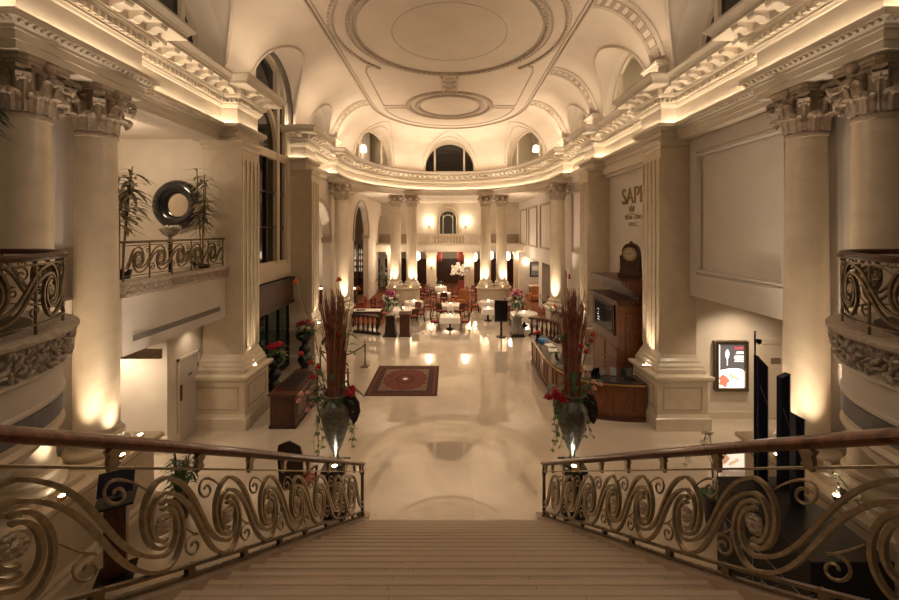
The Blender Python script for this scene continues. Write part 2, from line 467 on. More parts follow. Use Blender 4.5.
# wall at the back of the vault over the cornice, behind the lunettes
# groin line mouldings + archivolts + lunette tunnels and windows
WIN = 0
am = MB()
for uc, r, zs, k in LUN:
    pts = []
    for i in range(41):
        t = -PI/2+PI*i/40; u = uc+r*sin(t)*1.0; z = zs+r*cos(t)
        h = min(1., (z-ZV)/(ZC-ZV)); s = 1-sqrt(max(0, 1-h*h)); o, ii, n = outer(u); p = o+(ii-o)*s
        pts.append((p.x, p.y, z))
    am.tube(pts, .055, 6)
    # second roll a little outside
    pts = []
    for i in range(41):
        t = -PI/2+PI*i/40; R2 = r+.20; u = uc+R2*sin(t); z = min(ZC-.02, zs+R2*cos(t))
        h = min(1., (z-ZV)/(ZC-ZV)); s = 1-sqrt(max(0, 1-h*h)); o, ii, n = outer(u); p = o+(ii-o)*(s+.01)
        pts.append((p.x, p.y, z))
    if k == 'A': am.tube(pts, .045, 6)
am.build('archivolt_moulding', 'plaster_ceiling', ceil, smooth=50)
for uc, r, zs, k in LUN:
    if k == 'L' and abs(uc-u_left(14.0)) < .01: continue     # tall window, built apart
    WIN += 1
    dep = (.75 if k == 'L' or uc < u_right(10) else .35) if k != 'A' else (.35 if abs(uc-u_ell(90)) < .1 else .12); tm = MB(); rows = []
    arch = [(-r, ZV)]+[(-r*cos(PI*i/28), zs+r*sin(PI*i/28)) for i in range(29)]+[(r, ZV)]
    o0, i0, nn = outer(uc); tt = Vector((-nn.y, nn.x))
    def fn(u, z, d, o0=o0, nn=nn, tt=tt):
        # u along wall, d outward; first ring follows the wall curve
        if d <= 0:
            o, _, n = outer(uc+u); return (o.x, o.y, z)
        return (o0.x+tt.x*u+nn.x*d, o0.y+tt.y*u+nn.y*d, z)
    n = len(arch); vs = [fn(u, z, -1) for u, z in arch]+[fn(u, z, dep) for u, z in arch]
    tm.add(vs, [(i, i+1, n+i+1, n+i) for i in range(n-1)]+[(n-1, 0, n, 2*n-1)])
    w = struct('window_%d' % WIN, tm, 'plaster', smooth=30)
    lit = (k == 'A' and abs(uc-u_ell(90)) > .1) or (k == 'R' and abs(uc-u_right(9.15)) > .1 and abs(uc-u_right(4.1)) > .1)
    gm = MB(); gm.ext(arch, lambda u, z, d: fn(u, z, d), dep-.01, dep+.01 if lit else dep+.03); gm.build('glass', 'glass_clear' if lit else 'glass_dark', w, smooth=0)
    if lit:
        rm = MB(); R3 = r+.5
        def pt(u, z, d): return (o0.x+tt.x*u+nn.x*d, o0.y+tt.y*u+nn.y*d, z)
        c8 = [pt(u, z, d) for d in (dep+.02, dep+2.2) for u, z in ((-R3, 9.5), (R3, 9.5), (R3, 12.6), (-R3, 12.6))]
        rm.add(c8, [(4,5,6,7),(0,1,5,4),(2,3,7,6),(1,2,6,5),(3,0,4,7)]); rm.build('room_behind', 'plaster', w, smooth=0)
        lm = MB(); lc = pt(.25*r*(-1 if uc > LT/2 else 1), 11.05, dep+1.0); lm.lathe([(.10,-.22),(.22,-.18),(.17,.2),(.09,.24)], c=lc, n=14); lm.build('lamp_shade', 'lamp_shade', w)
        lm = MB(); lm.tube([(lc[0], lc[1], lc[2]+.2), (lc[0], lc[1], 12.6)], .015, 5); lm.build('lamp_cord', 'bronze_dark', w)
        pm = MB(); pm.ext([(-.8*r,9.5),(-.45*r,9.5),(-.45*r,12.6),(-.8*r,12.6)], lambda u, z, d: pt(u, z, d), dep+1.3, dep+1.7); pm.build('room_pier', 'plaster_white', w, smooth=0)
    fm = MB()
    ring = [fn(-(r-.05)*cos(PI*i/28), zs+(r-.05)*sin(PI*i/28), dep-.06) for i in range(29)]
    ring = [fn(-(r-.05), ZV, dep-.06)]+ring+[fn(r-.05, ZV, dep-.06)]
    fm.tube(ring, 1, flat=(.12,.12), up=(nn.x, nn.y, 0))
    for q in (-.58*r, .58*r):
        fm.tube([fn(q, ZV, dep-.06), fn(q, zs+sqrt(r*r-q*q), dep-.06)], 1, flat=(.14,.1), up=(nn.x, nn.y, 0))
    fm.tube([fn(-r, zs-.28, dep-.06), fn(r, zs-.28, dep-.06)], 1, flat=(.1,.1), up=(nn.x, nn.y, 0))
    fm.build('window_frame', 'cream_paint', w, smooth=0)
# upper ring wall closing the gap between cornice and vault edge
# ---- ceiling ornament
def rope(mb, c, R, r, twists, a0=0, a1=2*PI, n=None):
    n = n or int(abs(a1-a0)*R*14); k = 8; vs = []; fs = []; full = abs(a1-a0-2*PI) < 1e-6
    for i in range(n if full else n+1):
        a = a0+(a1-a0)*i/n
        for j in range(k):
            b = 2*PI*j/k; rr = r*(1+.22*sin(2*b+twists*a))
            vs.append((c[0]+(R+rr*cos(b))*cos(a), c[1]+(R+rr*cos(b))*sin(a), c[2]+rr*sin(b)*.8))
    N = n if full else n+1
    for i in range(n):
        i2 = (i+1) % N
        for j in range(k): fs.append((i*k+j, i*k+(j+1) % k, i2*k+(j+1) % k, i2*k+j))
    mb.add(vs, fs)
orn = MB()
BC = (0, 13.64, ZC-.02); SC_ = (0, 21.45, ZC-.02)
rope(orn, BC, 3.36, .09, 95, n=760)
rope(orn, BC, 4.0, .085, 110, PI+.45-.9-.3, PI+.45+1.4, n=420); rope(orn, BC, 4.0, .085, 110, -.45-1.4, -.45+.9+.3, n=420)
rope(orn, SC_, 2.25, .10, 70, n=520); rope(orn, SC_, 1.75, .09, 60, n=420)
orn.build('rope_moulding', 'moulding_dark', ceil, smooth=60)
ln = MB()
def circ(c, R, n=96): return [(c[0]+R*cos(2*PI*i/n), c[1]+R*sin(2*PI*i/n), c[2]) for i in range(n)]
for R in (3.52, 3.2): ln.tube(circ(BC, R), .018, 6, closed=True)
ln.tube(circ((0, 13.64, ZC), 2.0), .014, 6, closed=True)
for R in (2.4, 2.1, 1.9, 1.62): ln.tube(circ(SC_, R, 72), .022, 6, closed=True)
ln.tube([(x*.995, y if y < 5 else ECY+(y-ECY)*.995, ZC-.02) for x, y in inner], .05, 8)
ln.tube([(x*.96, y if y < 5 else ECY+(y-ECY)*.965, ZC-.01) for x, y in inner], .025, 6)
for sx in (-1, 1):
    ln.tube([(sx*3.2, 16.2, ZC), (sx*3.45, 16.25, ZC), (sx*3.6, 16.8, ZC), (sx*3.6, 21.3, ZC), (sx*2.45, 21.3, ZC)], .045, 6)
    ln.tube([(sx*2.4, 21.7, ZC), (sx*3.6, 21.7, ZC)]+[(sx*3.6*cos(a), ECY+.5+3.7*sin(a), ZC) for a in [PI/2*i/16 for i in range(17)]], .045, 6)
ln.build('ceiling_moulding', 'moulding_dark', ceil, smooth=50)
cp = MB()
for a in (-.34, .34): cp.box(a-.05, a+.05, 17.3, 19.15, ZC-.07, ZC)
for i in range(3):
    y = 17.6+i*.6; cp.sphere((0, y, ZC-.02), .2, 12, 6, (1, 1, .35)); cp.box(-.3, .3, y+.26, y+.31, ZC-.05, ZC)
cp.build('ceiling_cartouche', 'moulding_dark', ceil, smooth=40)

# decorated ribs of the vault, with their blocks on the cornice
def rib(u, label, full=True):
    m = MB(); q = MB(); W = .36; N = 26
    def fnr(s, w, lift):
        o, i_, n = outer(u+w); p = o+(i_-o)*s; z = cove(s)
        o2, i2, _ = outer(u); dx = (i2-o2).normalized()
        # lift along the local normal of the cove
        th = math.acos(max(-1, min(1, 1-s))); return (p.x+dx.x*lift*cos(PI/2-th if False else 0)*(1-s), p.y+dx.y*lift*(1-s), z-lift*sin(th)*.9)
    S0 = .055
    sv = [S0+(1.0-S0)*(i/N)**1.25 for i in range(N+1)]
    vs = []
    for s in sv:
        for w, l in ((-W,0),(-W,.05),(-W+.07,.11),(-W+.12,.05),(W-.12,.05),(W-.07,.11),(W,.05),(W,0)): vs.append(fnr(s, w, l))
    m.add(vs, [(i*8+j, i*8+j+1, (i+1)*8+j+1, (i+1)*8+j) for i in range(N) for j in range(7)])
    nsq = 9
    for kq in range(nsq):
        # square frames spaced evenly along the arc
        f = lambda g: 1-cos((S_ARC0+(PI/2-S_ARC0)*g))
        S_ARC0 = math.acos(1-S0)
        g0 = (kq+.18)/nsq; g1 = (kq+.82)/nsq
        c4 = [(f(g0),-W+.17),(f(g0),W-.17),(f(g1),W-.17),(f(g1),-W+.17)]
        q.tube([fnr(s, w, .06) for s, w in c4], .022, 4, closed=True)
        gm_ = f((kq+1)/nsq)
        if kq < nsq-1: q.tube([fnr(gm_, -W+.12, .06), fnr(gm_, W-.12, .06)], .02, 4)
    o, i_, n = outer(u); d = (i_-o).normalized(); a = math.atan2(d.y, d.x)
    for zz0, zz1, wd, th in ((ZV, 10.18, .36, .34), (10.18, 10.24, .40, .40), (10.24, 10.30, .44, .45), (10.30,10.36,.40,.40)):
        n0 = len(m.v); m.box(-.3, th, -wd, wd, zz0, zz1); m.xf(Matrix.Translation((o.x, o.y, 0)) @ Matrix.Rotation(a, 4, 'Z'), n0)
    r_ = m.build('vault_rib', 'plaster_ceiling', ceil, smooth=35)
    q.build('rib_panel_moulding', 'moulding_dark', r_, smooth=40)
for u in (u_right(11.5), u_right(16.6), u_right(20.75), u_left(20.75)): rib(u, '')

# ---- walls --------------------------------------------------------------
wr = MB()
wr.box(6.72, 7.2, 7.3, 11.3, 3.68, 8.0)             # gallery front, right
wr.box(6.75, 7.3, 4.9, 7.45, 0, 8.0)               # pier behind the paired columns
wr.box(6.60, 7.2, 11.3, 16.3, 0, 8.0)              # sign wall
wr.box(6.45, 7.2, 17.1, 21.4, 0, 8.0)
wr.box(6.45, 7.2, 21.4, 36.2, 3.25, 8.0)
wr.box(6.45, 7.2, 23.6, 24.6, 0, 3.25); wr.box(6.45, 7.2, 27.2, 28.2, 0, 3.25); wr.box(6.45, 7.2, 34.4, 36.2, 0, 3.25)
struct('wall_right', wr, 'plaster_white', smooth=0)
ws = MB(); ws.box(7.2, 10.5, 11.4, 11.7, 0, 3.68)   # end wall of the passage, right
ws.box(7.2, 10.5, 0, 11.4, 3.55, 3.9)
ws.box(10.4, 10.7, -6, 43, 0, 13)
struct('wall_passage', ws, 'plaster', smooth=0)
bb = MB(); bb.box(6.72, 10.4, 11.36, 11.4, 0, .18); bb.box(6.72, 10.4, 11.37, 11.4, .18, .21); struct('baseboard_right', bb, 'cream_paint', smooth=0)
wr2 = MB(); wr2.box(6.4, 7.25, 11.38, 11.7, 0, 3.7); struct('wall_return', wr2, 'plaster', smooth=0)
# panel mouldings on the right gallery front and further along
def panel(mb, x, y0, y1, z0, z1, sgn, w=.09):
    fr = [(y0, z0), (y1, z0), (y1, z1), (y0, z1)]
    for o, ww, dd in ((0, w, .085), (w*.9, w*.4, .04)):
        a0, a1, b0, b1 = y0+o, y1-o, z0+o, z1-o
        xa, xb = sorted((x, x-sgn*dd))
        mb.box(xa, xb, a0, a1, b0, b0+ww); mb.box(xa, xb, a0, a1, b1-ww, b1); mb.box(xa, xb, a0, a0+ww, b0+ww, b1-ww); mb.box(xa, xb, a1-ww, a1, b0+ww, b1-ww)
tp = MB(); panel(tp, 6.72, 7.5, 10.6, 4.2, 7.7, 1, .10); panel(tp, 6.67, 7.68, 10.42, 4.38, 7.52, 1, .05)
for i in range(54): tp.sphere((6.66, 7.53, 4.25+i*.063), .026, 6, 4)
struct('trim_3', tp, 'plaster_white', smooth=30)
tp = MB(); panel(tp, 6.45, 18.6, 20.4, 4.3, 7.5, 1, .10); panel(tp, 6.45, 28.6, 31.6, 4.2, 7.3, 1, .10); panel(tp, 6.45, 32.4, 35.4, 4.2, 7.3, 1, .10); panel(tp, 6.45, 24.6, 27.6, 4.2, 7.3, 1, .10)
struct('trim_4', tp, 'moulding_dark', smooth=0)
cr = MB(); cr.box(6.3, 6.6, 12.1, 16.05, 7.75, 8.0); cr.box(6.42, 6.6, 12.1, 16.05, 7.62, 7.75); struct('trim_5', cr, 'plaster', smooth=0)

# left side
wl = MB()
wl.box(-7.3, -6.75, 4.9, 7.45, 0, 8.0)
wl.box(-6.55, -6.25, 7.45, 11.1, 3.07, 4.24)        # white gallery front
struct('wall_left', wl, 'plaster_white', smooth=0)
wl = MB()
wl.box(-10.5, -7.1, 11.6, 11.9, 3.9, 8.2)           # gallery end wall carrying the round mirror
wl.box(-10.5, -6.95, 9.6, 9.9, 0, 3.25)             # lit wall below
wl.box(-7.25, -6.95, 9.9, 12.2, 0, 3.25)            # return with the service door
wl.box(-10.7, -10.4, -6, 43, 0, 13)
wl.box(-10.4, -6.5, 7.45, 11.7, 3.25, 3.9)          # gallery floor
wl.box(-10.4, -6.5, 5.15, 7.5, 3.9, 4.3); wl.box(-10.4, -6.3, 7.45, 11.7, 3.9, 4.24)
wl.box(-10.4, -6.5, 3.6, 11.9, 8.2, 8.5)
struct('wall_gallery', wl, 'plaster', smooth=0)
sl = MB(); sl.box(-6.25, -6.235, 7.7, 10.6, 3.30, 3.42); struct('trim_6', sl, 'grey_slit', smooth=0)
bb = MB(); bb.box(-10.4, -6.9, 9.54, 9.6, 0, .32); bb.box(-10.4, -6.92, 9.56, 9.6, .32, .40); bb.box(-6.95, -6.9, 9.6, 9.95, 0, .32); struct('baseboard_left', bb, 'cream_paint', smooth=0)
# right passage ceiling lip hidden; right gallery upper floor
gf = MB(); gf.box(7.3, 10.4, 3.0, 7.45, 3.9, 4.3); gf.box(7.2, 10.4, 3.0, 11.7, 8.0, 8.3); struct('wall_loft', gf, 'plaster', smooth=0)

# carved ledge of the left straight gallery
def carved(mb, f, n, rows, r):
    """clumps of acanthus-like relief; f(t, v)->(point, outward)"""
    for i in range(n):
        for j in range(rows):
            t = (i+.5*(j % 2)+.5)/n; v = (j+.5)/rows
            t += random.uniform(-.45, .45)/n; v = min(.97, max(.03, v+random.uniform(-.5, .5)/rows)); p, o = f(min(t, .999), v); o = Vector(o); side = Vector((-o.y, o.x, 0))
            k = random.uniform(.6, 1.25); a = random.uniform(-1.5, 1.5)
            n0 = len(mb.v); mb.sphere((0,0,0), r*k, 7, 5, (1.45, .8, .5))
            M = Matrix.Translation(p) @ Matrix((( side.x, o.x, 0, 0), (side.y, o.y, 0, 0), (0, 0, 1, 0), (0,0,0,1))) @ Matrix.Rotation(a, 4, 'Y')
            mb.xf(M, n0)
lg = MB(); lg.box(-6.6, -6.15, 7.45, 11.0, 4.42, 4.5); lg.box(-6.55, -6.18, 7.45, 10.98, 4.20, 4.26); lg.box(-6.55, -6.2, 7.45, 10.98, 4.26, 4.42)
t7 = struct('trim_7', lg, 'carved_stone', smooth=0)
cm = MB(); carved(cm, lambda t, v: ((-6.2, 7.5+t*3.45, 4.275+v*.13), (1,0,0)), 80, 3, .036); cm.build('carved_relief', 'carved_stone', t7, smooth=60)

# window bay on the left between the two piers
wb = MB()
wb.box(-7.2, -6.6, 12.0, 16.1, 0.0, .05)
wb.box(-6.75, -6.55, 11.9, 16.2, 3.5, 4.2)
def arch_fill(mb, x0, x1, y0, y1, yc, r, zs, ztop):
    n = 28; pts = [(yc-r*cos(PI*i/n), zs+r*sin(PI*i/n)) for i in range(n+1)]
    for a, b in zip(pts, pts[1:]): mb.add([(x0,a[0],a[1]),(x0,b[0],b[1]),(x0,b[0],ztop),(x0,a[0],ztop),(x1,a[0],a[1]),(x1,b[0],b[1]),(x1,b[0],ztop),(x1,a[0],ztop)],
        [(0,1,2,3),(7,6,5,4),(0,4,5,1),(3,2,6,7)])
    mb.box(x0, x1, y0, yc-r, 4.2 if y0 > 11 and y0 < 13 else zs-0.0, ztop); mb.box(x0, x1, yc+r, y1, 4.2 if y0 > 11 and y0 < 13 else zs-0.0, ztop)
arch_fill(wb, -6.75, -6.55, 11.9, 16.2, 14.0, 1.75, 10.15, 12.3)
struct('wall_window', wb, 'plaster', smooth=30)
WIN += 1
wf = MB(); zb, zs, r = 4.2, 10.15, 1.75
ring = [(-6.68, 14-r+.06, zb)]+[(-6.68, 14-(r-.06)*cos(PI*i/28), zs+(r-.06)*sin(PI*i/28)) for i in range(29)]+[(-6.68, 14+r-.06, zb)]
wf.tube(ring, 1, flat=(.14,.16), up=(1,0,0))
for y in (13.1, 14.95): wf.box(-6.72, -6.55, y-.11, y+.11, zb, zs+sqrt(r*r-(y-14)**2))
wf.box(-6.74, -6.58, 12.2, 15.8, 8.15, 8.45); wf.box(-6.74, -6.58, 12.2, 15.8, zb, zb+.12)
ring = [(-6.66, 14-.95*cos(PI*i/20), 8.5+.95*1.6*sin(PI*i/20)) for i in range(21)]
wf.tube(ring, 1, flat=(.18,.14), up=(1,0,0))
w = struct('window_%d' % WIN, wf, 'cream_paint', smooth=30)
mu = MB()
for y in (12.65, 13.65, 14.2, 15.4): mu.box(-6.72, -6.65, y-.035, y+.035, zb, 8.2)
for z in (5.6, 6.9): mu.box(-6.72, -6.65, 12.2, 15.8, z-.03, z+.03)
mu.build('glazing_bar', 'dark_wood', w, smooth=0)
gl = MB(); gl.box(-6.74, -6.72, 12.2, 15.8, zb, 12); gl.build('glass', 'glass_dark', w, smooth=0)
# valance and glass doors below
vl = thing('wooden_valance', 'dark brown timber valance under the tall arched window', 'valance', (-6.55, 14, 2.5))
m = MB(); m.box(-6.55, -6.35, 12.15, 15.85, 2.62, 3.62); m.build('board', 'mahogany', vl, world=True, smooth=0)
m = MB(); m.box(-6.55, -6.28, 12.12, 15.88, 3.5, 3.62); m.box(-6.55, -6.3, 12.12, 15.88, 2.58, 2.68); m.build('moulding', 'dark_wood', vl, world=True, smooth=0, bevel=.01)
dm = MB(); dm.box(-6.62, -6.55, 12.15, 15.85, 0.02, 2.62); d = struct('door_1', dm, 'glass_green', smooth=0)
fr = MB()
for y in (12.2, 13.1, 14.0, 14.9, 15.8): fr.box(-6.56, -6.5, y-.04, y+.04, .02, 2.6)
fr.box(-6.56, -6.5, 12.15, 15.85, .02, .14); fr.build('door_frame', 'iron_black', d, smooth=0)
# service door left, door right
dm = MB(); dm.box(-6.955, -6.93, 9.99, 10.75, .02, 2.13); d = struct('door_2', dm, 'door_paint', smooth=0)
fr = MB(); fr.box(-6.95, -6.91, 9.93, 9.99, 0, 2.2); fr.box(-6.95, -6.91, 10.75, 10.81, 0, 2.2); fr.box(-6.95, -6.91, 9.93, 10.81, 2.13, 2.2); fr.build('door_frame', 'cream_paint', d, smooth=0)
h = MB(); h.box(-6.93, -6.90, 10.03, 10.09, 1.1, 1.5); h.build('push_plate', 'bronze_dark', d, smooth=0)
h = MB(); h.box(-6.93, -6.925, 10.35, 10.5, 1.62, 1.70); h.build('door_sign', 'grey_slit', d, smooth=0)
h = MB(); [h.box(-6.935, -6.915, 10.72, 10.77, z, z+.12) for z in (.25, 1.75)]; h.build('hinge', 'bronze_dark', d, smooth=0)
dm = MB(); dm.box(9.05, 9.95, 11.34, 11.38, .02, 2.2); d = struct('door_3', dm, 'cream_paint', smooth=0)
fr = MB(); fr.box(8.95, 9.05, 11.31, 11.4, 0, 2.32); fr.box(9.95, 10.05, 11.31, 11.4, 0, 2.32); fr.box(8.95, 10.05, 11.31, 11.4, 2.2, 2.32); fr.build('door_frame', 'cream_paint', d, smooth=0)
h = MB(); h.box(9.34, 9.62, 11.325, 11.34, 1.62, 1.78); h.build('door_plate', 'bronze', d, smooth=0)
h = MB(); h.tube([(9.13, 11.34, 1.0), (9.13, 11.28, 1.0), (9.13, 11.28, 1.3), (9.13, 11.34, 1.3)], .015, 6); h.build('door_handle', 'iron_black', d, smooth=50)

# ---- arcade on the left, dining hall --------------------------------------
def arcade(mb, x0, x1, y0, y1, ztop, arches, zspring):
    ys = [y0]; 
    for yc, r in arches: ys += [yc-r, yc+r]
    ys.append(y1)
    for i in range(0, len(ys), 2): mb.box(x0, x1, ys[i], ys[i+1], 0, ztop)
    for yc, r in arches:
        n = 24; pts = [(yc-r*cos(PI*i/n), zspring+r*sin(PI*i/n)) for i in range(n+1)]
        for a, b in zip(pts, pts[1:]):
            mb.add([(x0,a[0],a[1]),(x0,b[0],b[1]),(x0,b[0],ztop),(x0,a[0],ztop),(x1,a[0],a[1]),(x1,b[0],b[1]),(x1,b[0],ztop),(x1,a[0],ztop)],
                   [(0,1,2,3),(7,6,5,4),(0,4,5,1)])
ARCH = [(18.95,1.75),(28.2,2.35),(36.5,1.5)]
am = MB(); arcade(am, -6.75, -6.35, 17.0, 38.5, 8.0, ARCH[:2]+[(36.3,1.5)], 5.1); struct('wall_arcade', am, 'plaster', smooth=30)
am = MB()
for yc, r in ARCH[:2]+[(36.3,1.5)]:
    pts = [(-6.33, yc-(r+.12)*cos(PI*i/24), 5.1+(r+.12)*sin(PI*i/24)) for i in range(25)]
    am.tube(pts, 1, flat=(.09,.22), up=[(0, -cos(PI*i/24), sin(PI*i/24)) for i in range(25)])
    for s in (-1, 1):
        a, b = sorted((yc+s*(r-.06), yc+s*(r+.3))); am.box(-6.8, -6.28, a, b, 4.92, 5.1); am.box(-6.78, -6.3, a, b, 4.82, 4.92)
struct('trim_8', am, 'moulding_dark', smooth=30)
wf_ = MB()
wf_.box(-7.5, 7.5, 36.2, 36.6, 3.6, 8.2)                        # upper far wall
wf_.box(-10.5, 10.5, 41, 41.4, 0, 8.2)
struct('wall_far', wf_, 'plaster', smooth=0)
wn = MB(); wn.box(-7.4, 7.4, 36.12, 36.2, 4.28, 5.12); struct('trim_painted_shade', wn, 'moulding_dark', smooth=0)  # dark strip painted as shade on the wall behind the balustrade
wn = MB(); wn.box(-10.4, 10.4, 40.8, 41, 0, 2.5); [wn.box(x-.04, x+.04, 40.75, 40.8, .2, 2.4) for x in range(-10, 11)]; struct('wall_wainscot', wn, 'mahogany', smooth=0)
sf = MB(); sf.box(-10.5, 10.5, 20.6, 41.4, 8.02, 8.2); 
sf2 = MB()
# soffit ring outside the apse only
n = 40; ro = [(-10.4,20.6)]+[(-6.2*cos(PI*i/n), ECY+7.8*sin(PI*i/n)) for i in range(n+1)]+[(10.4,20.6)]
top = [(-10.4,20.6),(-10.4,41.2),(10.4,41.2),(10.4,20.6)]
pl = ro[:-1]+[(10.4,20.6),(10.4,41.2),(-10.4,41.2)]
sf2.prism(pl, 8.02, 8.2); struct('ceiling_ambulatory', sf2, 'plaster', smooth=0)
cl = MB(); cl.box(-10.5, -6.75, 16.2, 41, 6.9, 7.1) if False else None
bs = MB(); bs.box(-7.5, 7.5, 33.6, 36.6, 3.62, 4.15); bs.box(-7.5, 7.5, 33.5, 36.6, 4.15, 4.28); bs.box(-7.5,7.5,33.45,33.6,4.1,4.2)
struct('trim_9', bs, 'plaster', smooth=0)

# ---- columns --------------------------------------------------------------
def leaf_sheet(mb, ang, r0, z0, h, w, curl, lean):
    """acanthus leaf hugging the bell, lobed at the sides, its tip rolling out and down"""
    n, k = 18, 11; vs = []; c = curl*.42
    for i in range(n+1):
        t = i/n
        if t < .66: q = t/.66; z = z0+h*q; r = r0+lean*q*q
        else: f = (t-.66)/.34*PI*1.12; r = r0+lean+c-c*cos(f); z = z0+h+c*.9*sin(f)
        lob = .80+.20*abs(cos(t*PI*4.0)) if t < .7 else 1.
        ww = w*(.86+.22*sin(PI*min(1, t*1.3)))*lob*(1 if t < .7 else 1-.55*((t-.7)/.3)**1.5)
        for j in range(k):
            s_ = (j/(k-1)-.5)*2; e = abs(s_)
            rr = r+.10*w*(1-s_*s_)-.015*w+.045*w*cos(e*PI*3.)*(1-.3*e)+(.05*w if j == k//2 else 0)
            a = ang+s_*.5*ww/max(r0+.3*lean, .05); zz = z-e*e*.10*h*(1 if t > .1 else 0)+.06*h*e*(lob-.9)
            vs.append((rr*cos(a), rr*sin(a), zz))
    mb.add(vs, [(i*k+j, i*k+j+1, (i+1)*k+j+1, (i+1)*k+j) for i in range(n) for j in range(k-1)])
def make_column(label, loc, r, zbase, zring, ztop, rz=0., group='marble columns with leafy capitals'):
    """base stands on its pedestal at zbase"""
    t = thing('column', label, 'column', loc, rz, group); z0 = zbase-loc[2]; zr = zring-loc[2]; zt = ztop-loc[2]; rb = r*1.08
    b = MB(); P = rb*1.42; b.box(-P, P, -P, P, z0, z0+.08)
    b.lathe([(rb*1.40,z0+.08),(rb*1.45,z0+.11),(rb*1.46,z0+.15),(rb*1.42,z0+.19),(rb*1.34,z0+.21),(rb*1.28,z0+.22),(rb*1.20,z0+.26),(rb*1.18,z0+.29),(rb*1.22,z0+.31),(rb*1.24,z0+.34),(rb*1.22,z0+.38),(rb*1.14,z0+.40),(rb*1.10,z0+.41),(rb*1.08,z0+.44),(rb,z0+.50)], n=40)
    b.build('base', 'stone_polished', t, smooth=35)
    s = MB(); N = 16; pr = []
    for i in range(N+1):
        q = i/N; rr = rb-(rb-r*.93)*(q**1.7); pr.append((rr, z0+.48+(zr-z0-.48)*q))
    s.lathe(pr, n=48); s.build('shaft', 'stone', t, smooth=40)
    c = MB(); rt = r*.93; H = zt-zr
    c.lathe([(rt,zr-.03),(rt*1.07,zr-.02),(rt*1.1,zr+.015),(rt*1.07,zr+.045),(rt*.98,zr+.05),(rt*.97,zr+H*.5),(rt*1.05,zr+H*.75),(rt*1.25,zr+H*.86)], n=32)
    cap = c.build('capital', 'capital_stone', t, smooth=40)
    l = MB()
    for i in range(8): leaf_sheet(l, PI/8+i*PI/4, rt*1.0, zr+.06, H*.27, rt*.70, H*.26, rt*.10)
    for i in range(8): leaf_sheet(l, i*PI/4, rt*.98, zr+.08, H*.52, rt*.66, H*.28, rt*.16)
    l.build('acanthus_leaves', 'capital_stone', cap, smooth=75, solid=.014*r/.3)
    vz = zr+H*.73
    for i in range(4):
        a = PI/4+i*PI/2; v = MB(); R = rt*1.62
        pts = []
        for q in range(9): pts.append((rt*1.02+(R-rt*1.02)*(q/8)**1.6, zr+H*.42+(H*.40)*(q/8)**.8))
        cr_, cz = pts[-1]; cz -= H*.12
        for q in range(1, 20):
            an = PI/2-q*PI/5.5; rr = H*.12*(1-q/24); pts.append((cr_+rr*cos(an), cz+rr*sin(an)))
        v.tube([(p*cos(a), p*sin(a), z) for p, z in pts], 1, flat=(.15*r/.3, .04*r/.3), up=(0,0,1))
        v.build('volute', 'capital_stone', cap, smooth=50)
    for i in range(4):
        v = MB(); a = i*PI/2; v.sphere((rt*1.27*cos(a), rt*1.27*sin(a), zt-H*.09), H*.10, 8, 6)
        for sgn in (-1, 1):
            cc = (rt*1.12*cos(a+sgn*.22), rt*1.12*sin(a+sgn*.22), zr+H*.70)
            v.tube([(cc[0]*.9, cc[1]*.9, zr+H*.5), cc, (cc[0]*1.12, cc[1]*1.12, zr+H*.76)], [.03, .04, .05], 6)
        v.build('fleuron', 'capital_stone', cap, smooth=50)
    ab = MB(); W = rt*1.72; poly = []
    for i in range(4):
        a = PI/4+i*PI/2
        for da, rr in ((-.1, W*1.0), (.1, W*1.0)): poly.append((rr*cos(a+da), rr*sin(a+da)))
        for q in range(1, 6):
            f = q/6; a2 = a+.1+(PI/2-.2)*f; dip = 1-.235*sin(PI*f)**.8; poly.append((W*dip*cos(a2), W*dip*sin(a2)))
    ab.prism([(x*.94, y*.94) for x, y in poly], zt-H*.15, zt-H*.09); ab.prism(poly, zt-H*.09, zt)
    ab.build('abacus', 'capital_stone', cap, smooth=0)
    return t
def make_pedestal(label, cx, y0, y1, hw, ztop, rounded=False, rz=0.):
    t = thing('column_pedestal', label, 'pedestal', (cx, (y0+y1)/2, 0), rz); L = (y1-y0)/2
    def outline(e):
        if not rounded: return [(-hw-e,-L-e),(hw+e,-L-e),(hw+e,L+e),(-hw-e,L+e)]
        return [((L-hw)*(1 if i < 13 else -1)+(hw+e)*cos(-PI/2+PI*(i if i < 13 else i-1)/12), (hw+e)*sin(-PI/2+PI*(i if i < 13 else i-1)/12)) for i in range(26)]
    def st(steps, nm, m):
        q = MB(); vs = []; fs = []; n = len(outline(0))
        for e, z in steps: vs += [(x, y, z) for x, y in outline(e)]
        for k in range(len(steps)-1):
            for i in range(n): fs.append((k*n+i, k*n+(i+1)%n, (k+1)*n+(i+1)%n, (k+1)*n+i))
        fs.append(tuple(reversed(range(n)))); fs.append(tuple(range((len(steps)-1)*n, len(steps)*n)))
        q.add(vs, fs); q.build(nm, m, t, smooth=30)
    st([(.12,0),(.12,.26),(.10,.28),(.06,.30),(.06,.34),(.02,.38),(0,.40)], 'plinth', 'stone_polished')
    st([(0,.40),(0,ztop-.2)], 'dado', 'stone')
    st([(0,ztop-.2),(.03,ztop-.18),(.05,ztop-.14),(.10,ztop-.10),(.12,ztop-.09),(.12,ztop-.02),(.10,ztop)], 'cap', 'stone_polished')
    return t
make_pedestal('long stone pedestal under the two near columns left of the stairs', -6.35, 5.05, 7.65, .55, 1.5)
make_pedestal('long stone pedestal under the two near columns right of the stairs', 6.35, 5.05, 7.65, .55, 1.5)
PXL, PXR = -3.27, 3.15
make_pedestal('round-ended stone pedestal of the far column pair left of the dining aisle', PXL, 27.9-1.15, 27.9+1.15, .62, 1.45, True)
make_pedestal('round-ended stone pedestal of the far column pair right of the dining aisle', PXR, 27.9-1.15, 27.9+1.15, .62, 1.45, True)
